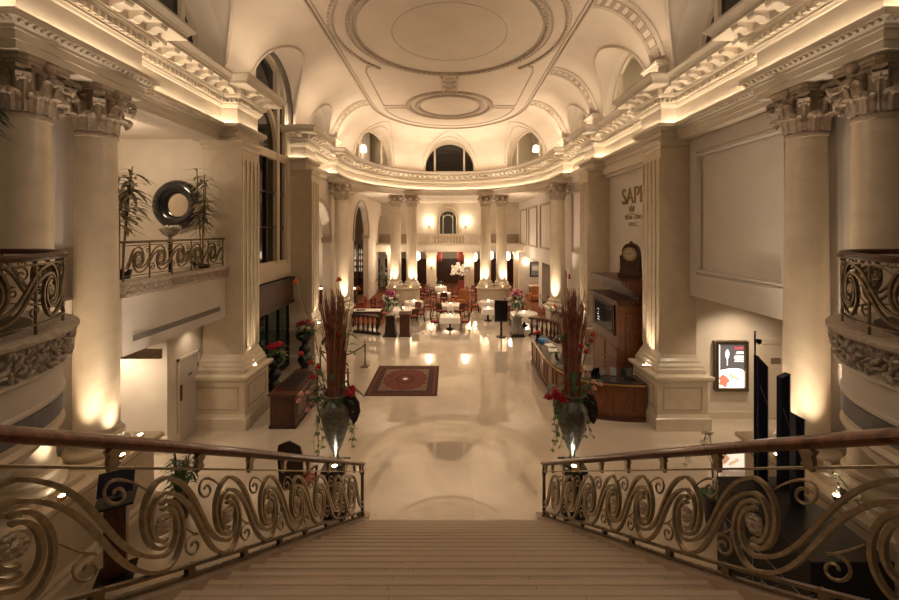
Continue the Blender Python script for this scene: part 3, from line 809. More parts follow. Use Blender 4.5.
make_pedestal('square stone pedestal of the single column left of the dining entrance', -5.75, 20.2, 21.2, .5, 1.45)
make_pedestal('square stone pedestal of the single column right of the dining entrance', 5.72, 20.2, 21.2, .5, 1.45)
for side, s in (('left', -1), ('right', 1)):
    make_column('nearest leafy-capital marble column behind the round balcony %s of the stairs' % side, (s*6.36 if s < 0 else 6.42, 5.85, 1.5), .30, 1.5, 7.15, 8.0)
    make_column('second leafy-capital marble column beside the %s' % ('gallery with the round mirror' if s < 0 else 'black display stand and passage door'), (s*6.30 if s < 0 else 6.37, 6.97, 1.5), .30, 1.5, 7.15, 8.0)
    make_column('single leafy-capital column on a square pedestal %s of the dining entrance' % side, (s*5.74, 20.7, 1.45), .37, 1.45, 7.1, 8.0)
    c = PXL if s < 0 else PXR
    make_column('outer column of the far pair %s of the dining aisle' % side, (c+s*.57, 27.9, 1.45), .36, 1.45, 7.2, 8.0)
    make_column('inner column of the far pair %s of the dining aisle' % side, (c-s*.57, 27.9, 1.45), .36, 1.45, 7.2, 8.0)
# ---- square piers
def make_pier(label, s, y0, y1, xin, xo, z0, ztop):
    t = thing('pier', label, 'pier', (s*(xin+xo)/2, (y0+y1)/2, 0), 0)
    hx, hy = (xo-xin)/2, (y1-y0)/2
    def st(steps, nm, m, bev=0):
        q = MB()
        for (e0, za), (e1, zb) in zip(steps, steps[1:]): q.frustum(-hx-e0, hx+e0, -hy-e0, hy+e0, za, -hx-e1, hx+e1, -hy-e1, hy+e1, zb) if abs(zb-za) > 1e-6 else None
        return q.build(nm, m, t, smooth=0)
    st([(.06,0),(.06,.33),(.03,.36),(.0,.44)], 'plinth', 'stone_polished')
    d = st([(0,.44),(0,1.30)], 'dado', 'stone')
    q = MB()
    a, b = -hx+.16, hx-.16
    for x0_, x1_, za, zb in ((a,b,.56,.59),(a,b,1.16,1.19),(a,a+.03,.59,1.16),(b-.03,b,.59,1.16)): q.box(x0_, x1_, -hy-.015, -hy, za, zb)
    xs = -s*hx
    for y0_, y1_, za, zb in ((-hy+.16,hy-.16,.56,.59),(-hy+.16,hy-.16,1.16,1.19),(-hy+.16,-hy+.19,.59,1.16),(hy-.19,hy-.16,.59,1.16)): q.box(min(xs,xs-s*.015), max(xs,xs-s*.015), y0_, y1_, za, zb)
    q.build('panel_moulding', 'moulding_dark', d, smooth=0)
    st([(0,1.30),(.02,1.33),(.08,1.38),(.11,1.42),(.11,1.49),(.05,1.51),(-.02,1.52)], 'cap', 'stone_polished')
    st([(-.02,1.52),(-.04,1.52),(-.04,1.64),(-.07,1.68),(-.08,1.74),(-.12,1.80),(-.13,1.86),(-.17,1.93),(-.2,2.02)], 'base', 'stone_polished')
    sh = MB(); e = -.2; sh.box(-hx-e, hx+e, -hy-e, hy+e, 2.02, ztop-.24)
    sh_ = sh.build('shaft', 'stone', t, smooth=0)
    fl = MB(); xx = -s*(hx+e)
    yy0, yy1 = -hy-e, hy+e; n = 4
    for i in range(n+1):
        y = yy0+.06+(yy1-yy0-.12)*i/n; fl.box(min(xx, xx-s*.03), max(xx, xx-s*.03), y-.035, y+.035, 2.1, ztop-.5)
    fl.build('fluting', 'stone', sh_, smooth=0)
    st([(-.2,ztop-.24),(-.18,ztop-.22),(-.18,ztop-.18),(-.20,ztop-.17),(-.20,ztop-.12),(-.14,ztop-.06),(-.12,ztop-.05),(-.12,ztop)], 'pier_capital', 'stone_polished')
    return t
make_pier('square fluted stone pier beside the gallery with the round mirror', -1, 10.70, 12.10, 5.62, 7.10, 0, 8.0)
make_pier('square fluted stone pier between the reception counter and the lit poster', 1, 10.70, 12.10, 5.70, 7.10, 0, 8.0)
make_pier('square fluted stone pier behind the tall red poinsettia urn', -1, 15.9, 17.2, 5.50, 6.8, 0, 8.0)
make_pier('square fluted stone pier between the tall cabinet and the dining room', 1, 15.9, 17.2, 5.50, 6.8, 0, 8.0)
# ================================================================== STAIRS
SL = .625; YB = 7.42; XS = .07
RC = [(7.42,1.72),(6.9,1.765),(6.4,1.81),(5.8,1.86),(5.0,1.93),(4.2,1.98),(3.35,2.05),(2.8,2.12),(2.4,2.19),(1.94,2.29),(1.3,2.46),(.6,2.70)]
def catmull(P, t):
    n = len(P)-1; f = t*n; i = min(int(f), n-1); q = f-i
    p0 = P[max(i-1, 0)]; p1 = P[i]; p2 = P[i+1]; p3 = P[min(i+2, n)]
    return tuple(.5*(2*b+(c-a)*q+(2*a-5*b+4*c-d)*q*q+(3*b-a-3*c+d)*q**3) for a, b, c, d in zip(p0, p1, p2, p3))
RAILP = [catmull(RC, i/400) for i in range(401)]
def railX(Y):
    for a, b in zip(RAILP, RAILP[1:]):
        if b[0] <= Y <= a[0]:
            return a[1]+(b[1]-a[1])*(a[0]-Y)/max(1e-9, a[0]-b[0])
    return RAILP[-1][1] if Y < RAILP[-1][0] else RAILP[0][1]
def stairZ(Y): return max(0., min(4.27, (YB-Y)*SL))
st = thing('staircase', 'wide marble staircase flaring towards the camera between two scrolled railings', 'staircase', (0, YB, 0))
RUN, RISE = .272, .17
nst = 25
for k in range(nst):
    y1 = YB-.27-k*RUN; z = (k+1)*RISE; y0 = y1-RUN-.02; w0, w1 = railX(y0)+.06, railX(y1)+.06
    m = MB(); lo = max(-.02, z-.5)
    poly = [(XS-w1, y1+.025), (XS+w1, y1+.025), (XS+w0, y0), (XS-w0, y0)]
    m.prism(poly, z-.035, z); poly2 = [(XS-w1, y1), (XS+w1, y1), (XS+w0, y0), (XS-w0, y0)]; m.prism(poly2, lo, z-.035)
    stp = m.build('step', ('stair_marble', 'stair_marble_pale', 'stair_marble', 'stair_marble_deep')[(k*7+k//3) % 4], st, world=True, smooth=0)
    m = MB(); m.prism([(XS-w1, y1+.026), (XS+w1, y1+.026), (XS+w1, y1-.012), (XS-w1, y1-.012)], z-.03, z+.0015); m.build('nosing', 'nosing_highlight', stp, world=True, smooth=0)
    m = MB(); m.prism([(XS-w1, y1-.012), (XS+w1, y1-.012), (XS+w1, y1-.019), (XS-w1, y1-.019)], z-.01, z+.0012); m.build('nosing_groove', 'nosing_line', stp, world=True, smooth=0)
m = MB(); yl = YB-.27-nst*RUN; m.box(-4.0, 4.0, -5.5, yl+.01, 3.9, nst*RISE+.0); m.build('landing', 'stair_marble', st, world=True, smooth=0)
for s in (-1, 1):
    # side string with a cream kerb carrying the railing
    m = MB(); vs = []; fs = []; N = 60
    for i in range(N+1):
        Y = YB+.12-(YB-.4)*i/N; X = XS+s*(railX(min(Y, YB))); zt = stairZ(Y)+.05
        vs += [(X-s*.11, Y, 0), (X-s*.11, Y, zt), (X+s*.13, Y, zt), (X+s*.13, Y, 0)]
    for i in range(N):
        for j in range(3): fs.append((i*4+j, (i+1)*4+j, (i+1)*4+j+1, i*4+j+1))
    fs.append((0,1,2,3)); fs.append((N*4,N*4+1,N*4+2,N*4+3)); m.add(vs, fs); m.build('string_wall', 'stair_marble', st, world=True, smooth=30)

# railing -------------------------------------------------------------------
def scroll_units(centres, Pf, hc, RA, RB, hole, s=1):
    """centres: list of arc params (list s-values) ; Pf(sv,h)->3D point ; yields per-unit 3D polylines for two bands"""
    out = []
    for i, c in enumerate(centres):
        L = (centres[i+1]-c) if i+1 < len(centres) else (c-centres[i-1])
        Lp = (c-centres[i-1]) if i > 0 else L
        bands = []
        for top, bot in ((RA, RB), (RB, RA)):
            asp = min(.66, .46*Lp/RA*1.0)  # squeeze horizontally when units are short
            inc = []
            rend = hole
            re_ = hole*(1.75 if top == RA else 1.25)
            for q in range(0, 27):
                a = PI/2-q/26*1.08*PI; r = top+(re_-top)*(q/26)**.9; inc.append((c+asp*r*cos(a), hc+r*sin(a)))
            outg = []
            aspo = min(1.0, .46*L/RA)
            re_ = hole*(1.75 if bot == RA else 1.25)
            for q in range(0, 27):
                r = bot+(re_-bot)*((26-q)/26)**.9
                a = -PI/2-(26-q)/26*1.08*PI
                outg.append((c+asp*r*cos(-PI-a) if False else c+asp*r*cos(a), hc+r*sin(a)))
            bands.append((inc, outg, top, bot))
        out.append((c, L, Lp, bands))
    return out
def railing(t, Pf, centres, hc, RA, RB, hole, h_lo, h_hi, s_lo, s_hi, bar=(.034,.026), mat_='bronze', ends=True, tend=True, side=None):
    U = scroll_units(centres, Pf, hc, RA, RB, hole)
    def P3(pts): return [Pf(a, b) for a, b in pts]
    for i, (c, L, Lp, bands) in enumerate(U):
        m = MB()
        for bi, (inc, outg, top, bot) in enumerate(bands):
            # outgoing arm continuing as an S to the crest over the next unit
            nxt = U[i+1] if i+1 < len(U) else None
            pts = list(outg)
            c2 = nxt[0] if nxt else min(s_hi-.02, c+L); ttop = top
            p0 = (c, hc-bot); p3 = (c2, hc+ttop) if nxt else (c2, hc+ttop*.5)
            k = (c2-c)*.52
            for q in range(1, 19):
                f = q/18; g = 1-f
                x = g**3*p0[0]+3*g*g*f*(p0[0]+k)+3*g*f*f*(p3[0]-k)+f**3*p3[0]; y = g**3*p0[1]+3*g*g*f*p0[1]+3*g*f*f*p3[1]+f**3*p3[1]
                pts.append((x, y))
            m.tube(P3(pts), 1, flat=bar, up=side(c))
            ipts = list(inc)
            if i == 0:
                # first unit starts at the newel
                lead = []; p0 = (s_lo+.02, hc-bot*.8); p3 = (c, hc+top); k = (c-s_lo)*.55
                for q in range(0, 14):
                    f = q/14; g = 1-f
                    lead.append((g**3*p0[0]+3*g*g*f*(p0[0]+k)+3*g*f*f*(p3[0]-k)+f**3*p3[0], g**3*p0[1]+3*g*g*f*p0[1]+3*g*f*f*p3[1]+f**3*p3[1]))
                ipts = lead+ipts
            m.tube(P3(ipts), 1, flat=bar, up=side(c))
        sc = m.build('scroll', mat_, t, smooth=40, world=True)
        m = MB(); p = Vector(Pf(c, hc)); sd = Vector(side(c)); e1 = (Vector(Pf(c+.01, hc))-p).normalized(); e2 = Vector((0,0,1))
        for q in range(9):
            a = q*2*PI/9; m.sphere(p+e1*(hole*.55*cos(a))+e2*(hole*.55*sin(a)), hole*.30, 6, 4)
        m.sphere(p, hole*.42, 8, 6); m.tube([p-sd*.012, p+sd*.012], hole*.8, 12)
        m.build('rosette', 'silver_rosette', sc, smooth=60, world=True)
        if tend:
            for (ox, oy, sg, sz) in ((.52, hc+RA*.78, 1, .105), (.42, hc-RA*.80, -1, .105)):
                cc = c+L*ox if sg > 0 else c+L*ox*.2+L*.55; pts = []
                if sg > 0: cx_, cy_ = c+L*.40, h_hi-.16*(RA/.37)
                else: cx_, cy_ = c+L*.62-L*.02, h_lo+.15*(RA/.37)
                for q in range(26):
                    a = sg*(PI*.35)+q/25*2.6*PI*sg; r = (sz*(1-q/31))*(RA/.37); x_ = cx_+r*cos(a)*min(1, L/.55)*(-1); pts.append((x_, cy_+r*sin(a)*sg*1.0))
                f0 = pts[0]; m = MB()
                tail = [(f0[0]+sg*(-.22)*L*(1-q/6), f0[1]+sg*(-.10)*(RA/.37)*(1-q/6)**1.5) for q in range(6)]
                m.tube(P3(tail+pts), [.004+.006*min(1, q/8) for q in range(len(tail))]+[.010]*len(pts), 5)
                m.build('tendril', mat_, t, smooth=50, world=True)
cum = [0.]
for a, b in zip(RAILP, RAILP[1:]): cum.append(cum[-1]+sqrt((a[0]-b[0])**2+(a[1]-b[1])**2))
def s_of_Y(Y):
    for i in range(400):
        a, b = RAILP[i], RAILP[i+1]
        if b[0] <= Y <= a[0]: return cum[i]+(cum[i+1]-cum[i])*(a[0]-Y)/max(1e-9, a[0]-b[0])
    return cum[-1]
def plan(sv):
    sv = max(0, min(cum[-1]-1e-6, sv)); lo, hi = 0, 400
    while hi-lo > 1:
        q = (lo+hi)//2
        if cum[q] <= sv: lo = q
        else: hi = q
    f = (sv-cum[lo])/max(1e-9, cum[hi]-cum[lo]); a, b = RAILP[lo], RAILP[hi]
    return a[1]+(b[1]-a[1])*f, a[0]+(b[0]-a[0])*f
VOL = [6.79,6.125,5.46,4.795,4.13,3.465,2.8,1.98,1.2]
for s in (-1, 1):
    t = thing('stair_railing', 'scrolled bronze stair railing with wooden handrail on the %s side of the stairs' % ('left' if s < 0 else 'right'), 'railing', (s*1.72, YB, 0))
    def Pf(sv, h, s=s):
        x, y = plan(sv); return (XS+s*x, y, (YB-y)*SL+h)
    def side(c, s=s):
        a = Vector(Pf(c-.05, 0)); b = Vector(Pf(c+.05, 0)); d = b-a; d.z = 0; d.normalize(); return (-d.y, d.x, 0)
    cs = [s_of_Y(Y) for Y in VOL]; SEND = cum[-1]-.05; NS_ = 90
    railing(t, Pf, cs, .50, .335, .225, .085, .16, .88, 0, SEND, side=side, bar=(.023,.040))
    line = lambda h, a=0., b=SEND: [Pf(a+(b-a)*i/NS_, h) for i in range(NS_+1)]
    m = MB(); m.tube(line(.90), 1, flat=(.045,.014), up=(0,0,1)); m.build('top_bar', 'bronze', t, world=True, smooth=40)
    m = MB(); m.tube(line(.15), 1, flat=(.045,.02), up=(0,0,1)); m.build('bottom_bar', 'bronze_dark', t, world=True, smooth=40)
    m = MB(); m.tube(line(.07), 1, flat=(.05,.02), up=(0,0,1)); m.build('base_bar', 'bronze_dark', t, world=True, smooth=40)
    # handrail with a shaped section
    m = MB(); pts = line(1.06); n0 = len(pts); vs = []; k = 12
    for i, p in enumerate(pts):
        p = Vector(p); a = Vector(pts[max(i-1, 0)]); b = Vector(pts[min(i+1, n0-1)]); d = (b-a); h = Vector((-d.y, d.x, 0)).normalized(); u = d.normalized().cross(h)*-1
        if u.z < 0: u = -u
        for q in range(k):
            an = 2*PI*q/k; cx_, cy_ = .062*cos(an), .040*sin(an)
            if sin(an) < -.2: cx_ *= .72
            vs.append(p+h*cx_+u*cy_)
    fs = [(i*k+j, i*k+(j+1)%k, (i+1)*k+(j+1)%k, (i+1)*k+j) for i in range(n0-1) for j in range(k)]+[tuple(range(k)), tuple(range((n0-1)*k, n0*k))]
    m.add(vs, fs); m.build('handrail', 'handrail_wood', t, world=True, smooth=50)
    # brackets and foot posts
    ys = [7.3,6.95,6.45,5.8,5.12,4.46,3.8,3.13,2.45,1.75,1.05]
    for i, Y in enumerate(ys):
        sv = s_of_Y(Y); m = MB(); m.tube([Pf(sv, .90), Pf(sv+.012, .94), Pf(sv-.005, .99), Pf(sv+.01, 1.03)], [ .8, .7, .9, 1.0], flat=(.045,.085), up=Vector(Pf(sv+.1,0))-Vector(Pf(sv-.1,0)))
        m.build('handrail_bracket', 'bronze', t, world=True, smooth=40)
        m = MB(); sv2 = s_of_Y(max(.9, Y-.1)); m.tube([Pf(sv2, .04), Pf(sv2, .15)], 1, flat=(.04,.07), up=Vector(Pf(sv2+.1,0))-Vector(Pf(sv2-.1,0)))
        m.build('foot_post', 'bronze_dark', t, world=True, smooth=0)
    # small leaf ornament between the two lower bars
    m = MB()
    for i in range(60):
        sv = .1+i*(SEND-.2)/60; m.leaf(Pf(sv, .09), Vector(Pf(sv+.1, .11+.03*(-1)**i))-Vector(Pf(sv, .09)), .07, .03, .1)
    o = m.build('leaf_border', 'bronze_dark', t, world=True, smooth=60); o['kind'] = 'stuff'
    m = MB(); x, y = plan(0); p = Pf(.02, 0); m.box(p[0]-.025, p[0]+.025, p[1]-.025, p[1]+.025, .04, 1.04); m.box(p[0]-.035, p[0]+.035, p[1]-.035, p[1]+.035, .06, .12); m.box(p[0]-.035,p[0]+.035,p[1]-.035,p[1]+.035,.87,.93)
    m.build('newel_post', 'bronze_dark', t, world=True, smooth=0)

# ================================================================== BALCONIES
for s in (-1, 1):
    side_ = 'left' if s < 0 else 'right'
    C = Vector((s*5.5, 3.45, 0)); R = 1.57 if s < 0 else 1.52
    t = thing('balcony', 'round bow-fronted stone balcony with carved frieze at the %s edge of the photo' % side_, 'balcony', (C.x, C.y, 2.75))
    z = -2.75
    b = MB(); b.lathe([(.75,2.62+z),(.85,2.72+z),(1.02,2.82+z),(1.1,2.98+z),(1.22,3.06+z),(1.27,3.14+z),(1.34,3.2+z),(1.34,3.3+z)], n=64); b.build('corbel', 'plaster', t, smooth=35)
    b = MB(); b.lathe([(1.34,3.28+z),(R-.10,3.34+z),(R-.07,3.38+z),(R-.09,3.42+z),(R-.10,3.43+z),(R-.10,3.5+z)], n=64); b.build('lower_moulding', 'plaster', t, smooth=35)
    b = MB(); b.lathe([(R-.09,3.5+z),(R-.08,3.505+z),(R-.08,3.70+z),(R-.09,3.705+z)], n=64); b.build('grey_band', 'bluegrey_band', t, smooth=35)
    b = MB(); b.lathe([(R-.10,3.70+z),(R-.07,3.72+z),(R-.07,3.75+z),(R-.09,3.77+z),(R-.09,4.02+z),(R-.07,4.04+z),(R-.02,4.06+z),(R-.02,4.09+z),(R-.05,4.11+z)], n=64); b.build('fascia', 'plaster_white', t, smooth=35)
    b = MB(); b.lathe([(R-.06,4.10+z),(R-.06,4.36+z),(R+.02,4.40+z),(R+.05,4.42+z),(R+.05,4.45+z),(R,4.47+z),(R-.3,4.47+z)], n=64); f = b.build('carved_frieze', 'carved_stone', t, smooth=35)
    c = MB(); carved(c, lambda q, v: (((R-.03+.03*v)*cos(-PI+2*PI*q), (R-.03+.03*v)*sin(-PI+2*PI*q), 4.12+z+v*.26), (cos(-PI+2*PI*q), sin(-PI+2*PI*q), 0)), 150, 4, .04); c.build('carved_relief', 'carved_stone', f, smooth=60)
    b = MB(); b.lathe([(R-.33,4.36+z),(R-.33,4.475+z),(0.01,4.475+z)], n=64, cap=False); b.build('balcony_floor', 'dark_wood', t, smooth=0)
    # railing of the balcony
    t2 = thing('balcony_railing', 'scrolled bronze railing with wooden rail on the round balcony at the %s edge' % side_, 'railing', (C.x, C.y, 4.47))
    RR = R-.09; A0, A1 = -1.15, 2.6
    def ang(sv, s=s): a = sv/RR+A0; return a if s < 0 else PI-a
    def Pf(sv, h, C=C, s=s): a = ang(sv); return (C.x+RR*cos(a), C.y+RR*sin(a), 4.47+h)
    def side(c, s=s): a = ang(c); return (cos(a), sin(a), 0)
    SE = (A1-A0)*RR
    railing(t2, Pf, [.35+.66*i for i in range(int((SE-.5)/.66)+1)], .41, .27, .175, .07, .12, .72, 0, SE, side=side, bar=(.024,.03), mat_='bronze_dark')
    ln_ = lambda h: [Pf(SE*i/70, h) for i in range(71)]
    m = MB(); m.tube(ln_(.765), .032, 10); m.tube(ln_(.742), 1, flat=(.085,.025), up=(0,0,1)); m.build('handrail', 'mahogany', t2, world=True, smooth=50)
    m = MB(); m.tube(ln_(.69), 1, flat=(.035,.014), up=(0,0,1)); m.build('top_bar', 'bronze_dark', t2, world=True, smooth=40)
    m = MB(); m.tube(ln_(.10), 1, flat=(.035,.014), up=(0,0,1)); m.build('bottom_bar', 'bronze_dark', t2, world=True, smooth=40)
    for i in range(9):
        sv = .02+SE*i/8.02; m = MB(); m.tube([Pf(sv, 0), Pf(sv, .73)], .014, 6); m.build('baluster', 'bronze_dark', t2, world=True, smooth=50)
# straight gallery railing, left
t = thing('gallery_railing', 'straight scrolled bronze railing along the white gallery front below the round mirror', 'railing', (-6.3, 9.2, 4.5))
Pf = lambda sv, h: (-6.3, 7.5+sv, 4.5+h)
railing(t, Pf, [.4+.62*i for i in range(5)], .40, .26, .17, .07, .12, .70, 0, 3.36, side=lambda c: (1,0,0), bar=(.024,.03), mat_='bronze_dark')
m = MB(); m.tube([Pf(0,.76), Pf(3.36,.76)], 1, flat=(.09,.05), up=(0,0,1)); m.build('handrail', 'bronze_dark', t, world=True, smooth=0)
for h in (.69, .09):
    m = MB(); m.tube([Pf(0,h), Pf(3.36,h)], 1, flat=(.035,.016), up=(0,0,1)); m.build('rail_bar', 'bronze_dark', t, world=True, smooth=0)
for i in range(6):
    m = MB(); sv = .03+3.31*i/5; m.tube([Pf(sv,0), Pf(sv,.74)], .016, 6); m.build('baluster', 'bronze_dark', t, world=True, smooth=50)

# gallery: mirror, vase, plants ---------------------------------------------
mx, my, mz = XatY(177.5, 11.5), 11.55, ZatY(205, 11.5)
t = thing('round_mirror', 'round mirror in a thick dark ring frame on the gallery wall', 'mirror', (mx, my, mz))
m = MB(); pts = [(.535*cos(2*PI*i/48), -.07, .535*sin(2*PI*i/48)) for i in range(48)]; m.tube(pts, .20, 12, closed=True); m.xf(Matrix.Scale(.7, 4, (0,1,0))); m.build('frame', 'black_gloss', t, smooth=60)
m = MB(); m.tube([(0, .03, 0), (0, -.02, 0)], .40, 40); m.build('glass', 'mirror', t, smooth=30)
vx, vz = XatY(170, 10.6), 4.24
t = thing('console_stand', 'slim dark stand carrying the silver bowl below the round mirror', 'stand', (vx, 10.6, vz))
m = MB(); m.lathe([(.16,0),(.16,.03),(.04,.06),(.035,.9),(.12,.95),(.12,.97)], n=16); m.build('stem', 'iron_black', t)
t = thing('silver_bowl', 'shiny footed bowl in front of the round mirror', 'bowl', (vx, 10.6, vz+.97))
m = MB(); m.lathe([(.10,0),(.05,.05),(.05,.1),(.16,.16),(.24,.28),(.26,.32),(.24,.30),(.15,.18)], n=20); m.build('bowl_body', 'urn_pewter', t, smooth=50)
m = MB()
for i in range(40): m.sphere((random.gauss(0,.11), random.gauss(0,.08), .33+random.random()*.06), .04, 6, 4)
b = m.build('blooms', 'petal_white', t, smooth=60); b['kind'] = 'stuff'
def palm(name, label, loc, H, spread, stems, m_leaf='leaf_green', n=14, pot=True, leafL=.4, fmin=.55):
    t = thing(name, label, 'plant', loc)
    if pot:
        q = MB(); q.lathe([(.14,0),(.19,.3),(.2,.34),(.17,.34),(.16,.28)], n=18); q.build('pot', 'urn_black', t)
    st_ = MB(); lf = MB()
    for k in range(stems):
        a = random.random()*6.28; r0 = random.random()*.1; top = Vector((cos(a)*spread*.4*random.random(), sin(a)*spread*.3*random.random(), H*random.uniform(max(.55, fmin), 1)))
        st_.tube([(cos(a)*r0, sin(a)*r0, .25), tuple(top*.5+Vector((0,0,.15))), tuple(top)], .014, 5)
        for j in range(n):
            f = random.uniform(fmin, 1.); p = Vector((0,0,.25)).lerp(top, f); b = random.random()*6.28
            lf.leaf(p, (cos(b), sin(b), random.uniform(-.1, .7)), leafL*random.uniform(.6, 1.1), leafL*.16, .5)
    st_.build('stem', 'bronze_dark', t); o = lf.build('foliage', m_leaf, t, smooth=60, recalc=False); o['kind'] = 'stuff'
    return t
palm('potted_palm', 'tall potted palm on the gallery right of the round mirror', (-6.62, 10.42, 4.24), 2.9, .45, 6, 'leaf_warm_lit', 26, leafL=.42)
palm('potted_palm', 'tall potted palm on the gallery beside the near left column', (XatY(118, 8.9), 9.0, 4.24), 3.3, 1.0, 6, 'leaf_warm_lit', 24, leafL=.6)
palm('potted_palm', 'dark leafy palm on the round balcony at the left edge, before the nearest capital', (-4.86, 3.95, 4.48), 2.6, .2, 5, 'leaf_green', 14, leafL=.36, fmin=.86)
t = thing('potted_flowers', 'pot of white flowers standing behind the gallery railing under the palm', 'plant', (-6.6, 10.0, 4.24))
m = MB(); m.lathe([(.10,0),(.14,.3),(.15,.34),(.12,.34)], n=16); m.build('pot', 'porcelain', t)
m = MB()
for i in range(46): a = random.random()*6.28; m.leaf((0,0,.36+.4*random.random()), (cos(a), sin(a), random.random()), .32, .08, .6)
o = m.build('foliage', 'leaf_green', t, recalc=False); o['kind'] = 'stuff'
m = MB()
for i in range(22): m.sphere((random.gauss(0,.13), random.gauss(0,.1), random.uniform(.45, .95)), .04, 6, 4)
o = m.build('blooms', 'petal_white', t); o['kind'] = 'stuff'
hs = thing('hanging_sign', 'dark rectangular sign board hanging on a rod under the left gallery', 'sign', (-6.45, 8.1, 3.0))
m = MB(); m.box(-6.98, -5.98, 8.07, 8.13, 2.83, 3.03); m.build('board', 'bronze_dark', hs, world=True, smooth=0, bevel=.008)
m = MB(); m.tube([(-6.3, 8.1, 3.02), (-6.3, 8.1, 3.26)], .012, 6); m.build('rod', 'iron_black', hs, world=True)

# ================================================================== FURNITURE
def paneled_box(t, name, x0, x1, y0, y1, z0, z1, m, faces='xy', inset=.07, pm=None):
    b = MB(); b.box(x0, x1, y0, y1, z0, z1); o = b.build(name, m, t, world=True, smooth=0, bevel=.008); return o
def frame_on(t, parent, axis, c, a0, a1, z0, z1, sgn, m, w=.035, d=.02, name='panel_moulding'):
    q = MB()
    for (p0, p1, r0, r1) in ((a0,a1,z0,z0+w),(a0,a1,z1-w,z1),(a0,a0+w,z0,z1),(a1-w,a1,z0,z1)):
        lo, hi = sorted((c, c+sgn*d))
        if axis == 'x': q.box(lo, hi, p0, p1, r0, r1)
        else: q.box(p0, p1, lo, hi, r0, r1)
    return q
# left desk
t = thing('wooden_desk', 'panelled mahogany desk beside the poinsettia urns left of the flower urn', 'desk', (-4.62, 11.8, 0))
m = MB(); m.box(-4.97, -4.27, 10.8, 12.7, .06, .90); m.build('body', 'mahogany', t, world=True, smooth=0, bevel=.01)
m = MB(); m.box(-5.0, -4.24, 10.77, 12.73, 0, .08); m.build('plinth', 'dark_wood', t, world=True, smooth=0, bevel=.01)
m = MB(); m.box(-5.02, -4.22, 10.75, 12.75, .90, .96); m.build('top', 'mahogany', t, world=True, smooth=0, bevel=.012)
q = frame_on(t, None, 'y', 10.8, -4.89, -4.35, .2, .8, -1, 'mahogany'); q.build('front_panel', 'mahogany', t, world=True, smooth=0, bevel=.006)
for k in range(2): q = frame_on(t, None, 'x', -4.27, 10.92+k*.92, 11.72+k*.92, .2, .8, 1, 'mahogany'); q.build('side_panel', 'mahogany', t, world=True, smooth=0, bevel=.006)
t = thing('desk_blotter', 'black writing blotter lying on the mahogany desk', 'blotter', (-4.6, 11.6, .96))
m = MB(); m.box(-4.93, -4.35, 11.05, 12.45, .96, .99); m.build('pad', 'dark_wood', t, world=True, smooth=0, bevel=.006)
m = MB(); m.box(-4.83, -4.45, 11.2, 12.3, .99, .997); m.build('leather_sheet', 'iron_black', t, world=True, smooth=0)
# hall chair seen from behind
def carved_chair(label, loc, rz):
    t = thing('hall_chair', label, 'chair', loc, rz)
    m = MB(); m.box(-.26,.26,-.25,.25,.42,.48); m.build('seat', 'seat_red', t, smooth=0, bevel=.02)
    pl = [(-.25,.45),(.25,.45),(.26,1.2),(.22,1.36),(.10,1.42),(0,1.46),(-.10,1.42),(-.22,1.36),(-.26,1.2)]
    m = MB(); m.ext(pl, lambda u, v, d: (u, .25+d+(v-.45)*.10, v), 0, .05); m.build('backrest', 'dark_wood', t, smooth=30, bevel=.01)
    for x in (-.23,.23):
        for y in (-.22,.24): m = MB(); m.tube([(x,y,.44),(x*1.02,y,.25),(x*1.04,y*1.05,0)], [.026,.03,.02], 8); m.build('leg', 'dark_wood', t)
    for x in (-1,1): m = MB(); m.tube([(x*.25,.26,.72),(x*.28,-.05,.72),(x*.27,-.2,.66),(x*.24,-.2,.46)], .022, 8); m.build('arm', 'dark_wood', t)
    return t
carved_chair('dark carved high-backed chair behind the left railing near the flower urn', (-3.02, 7.85, 0), PI-.15)

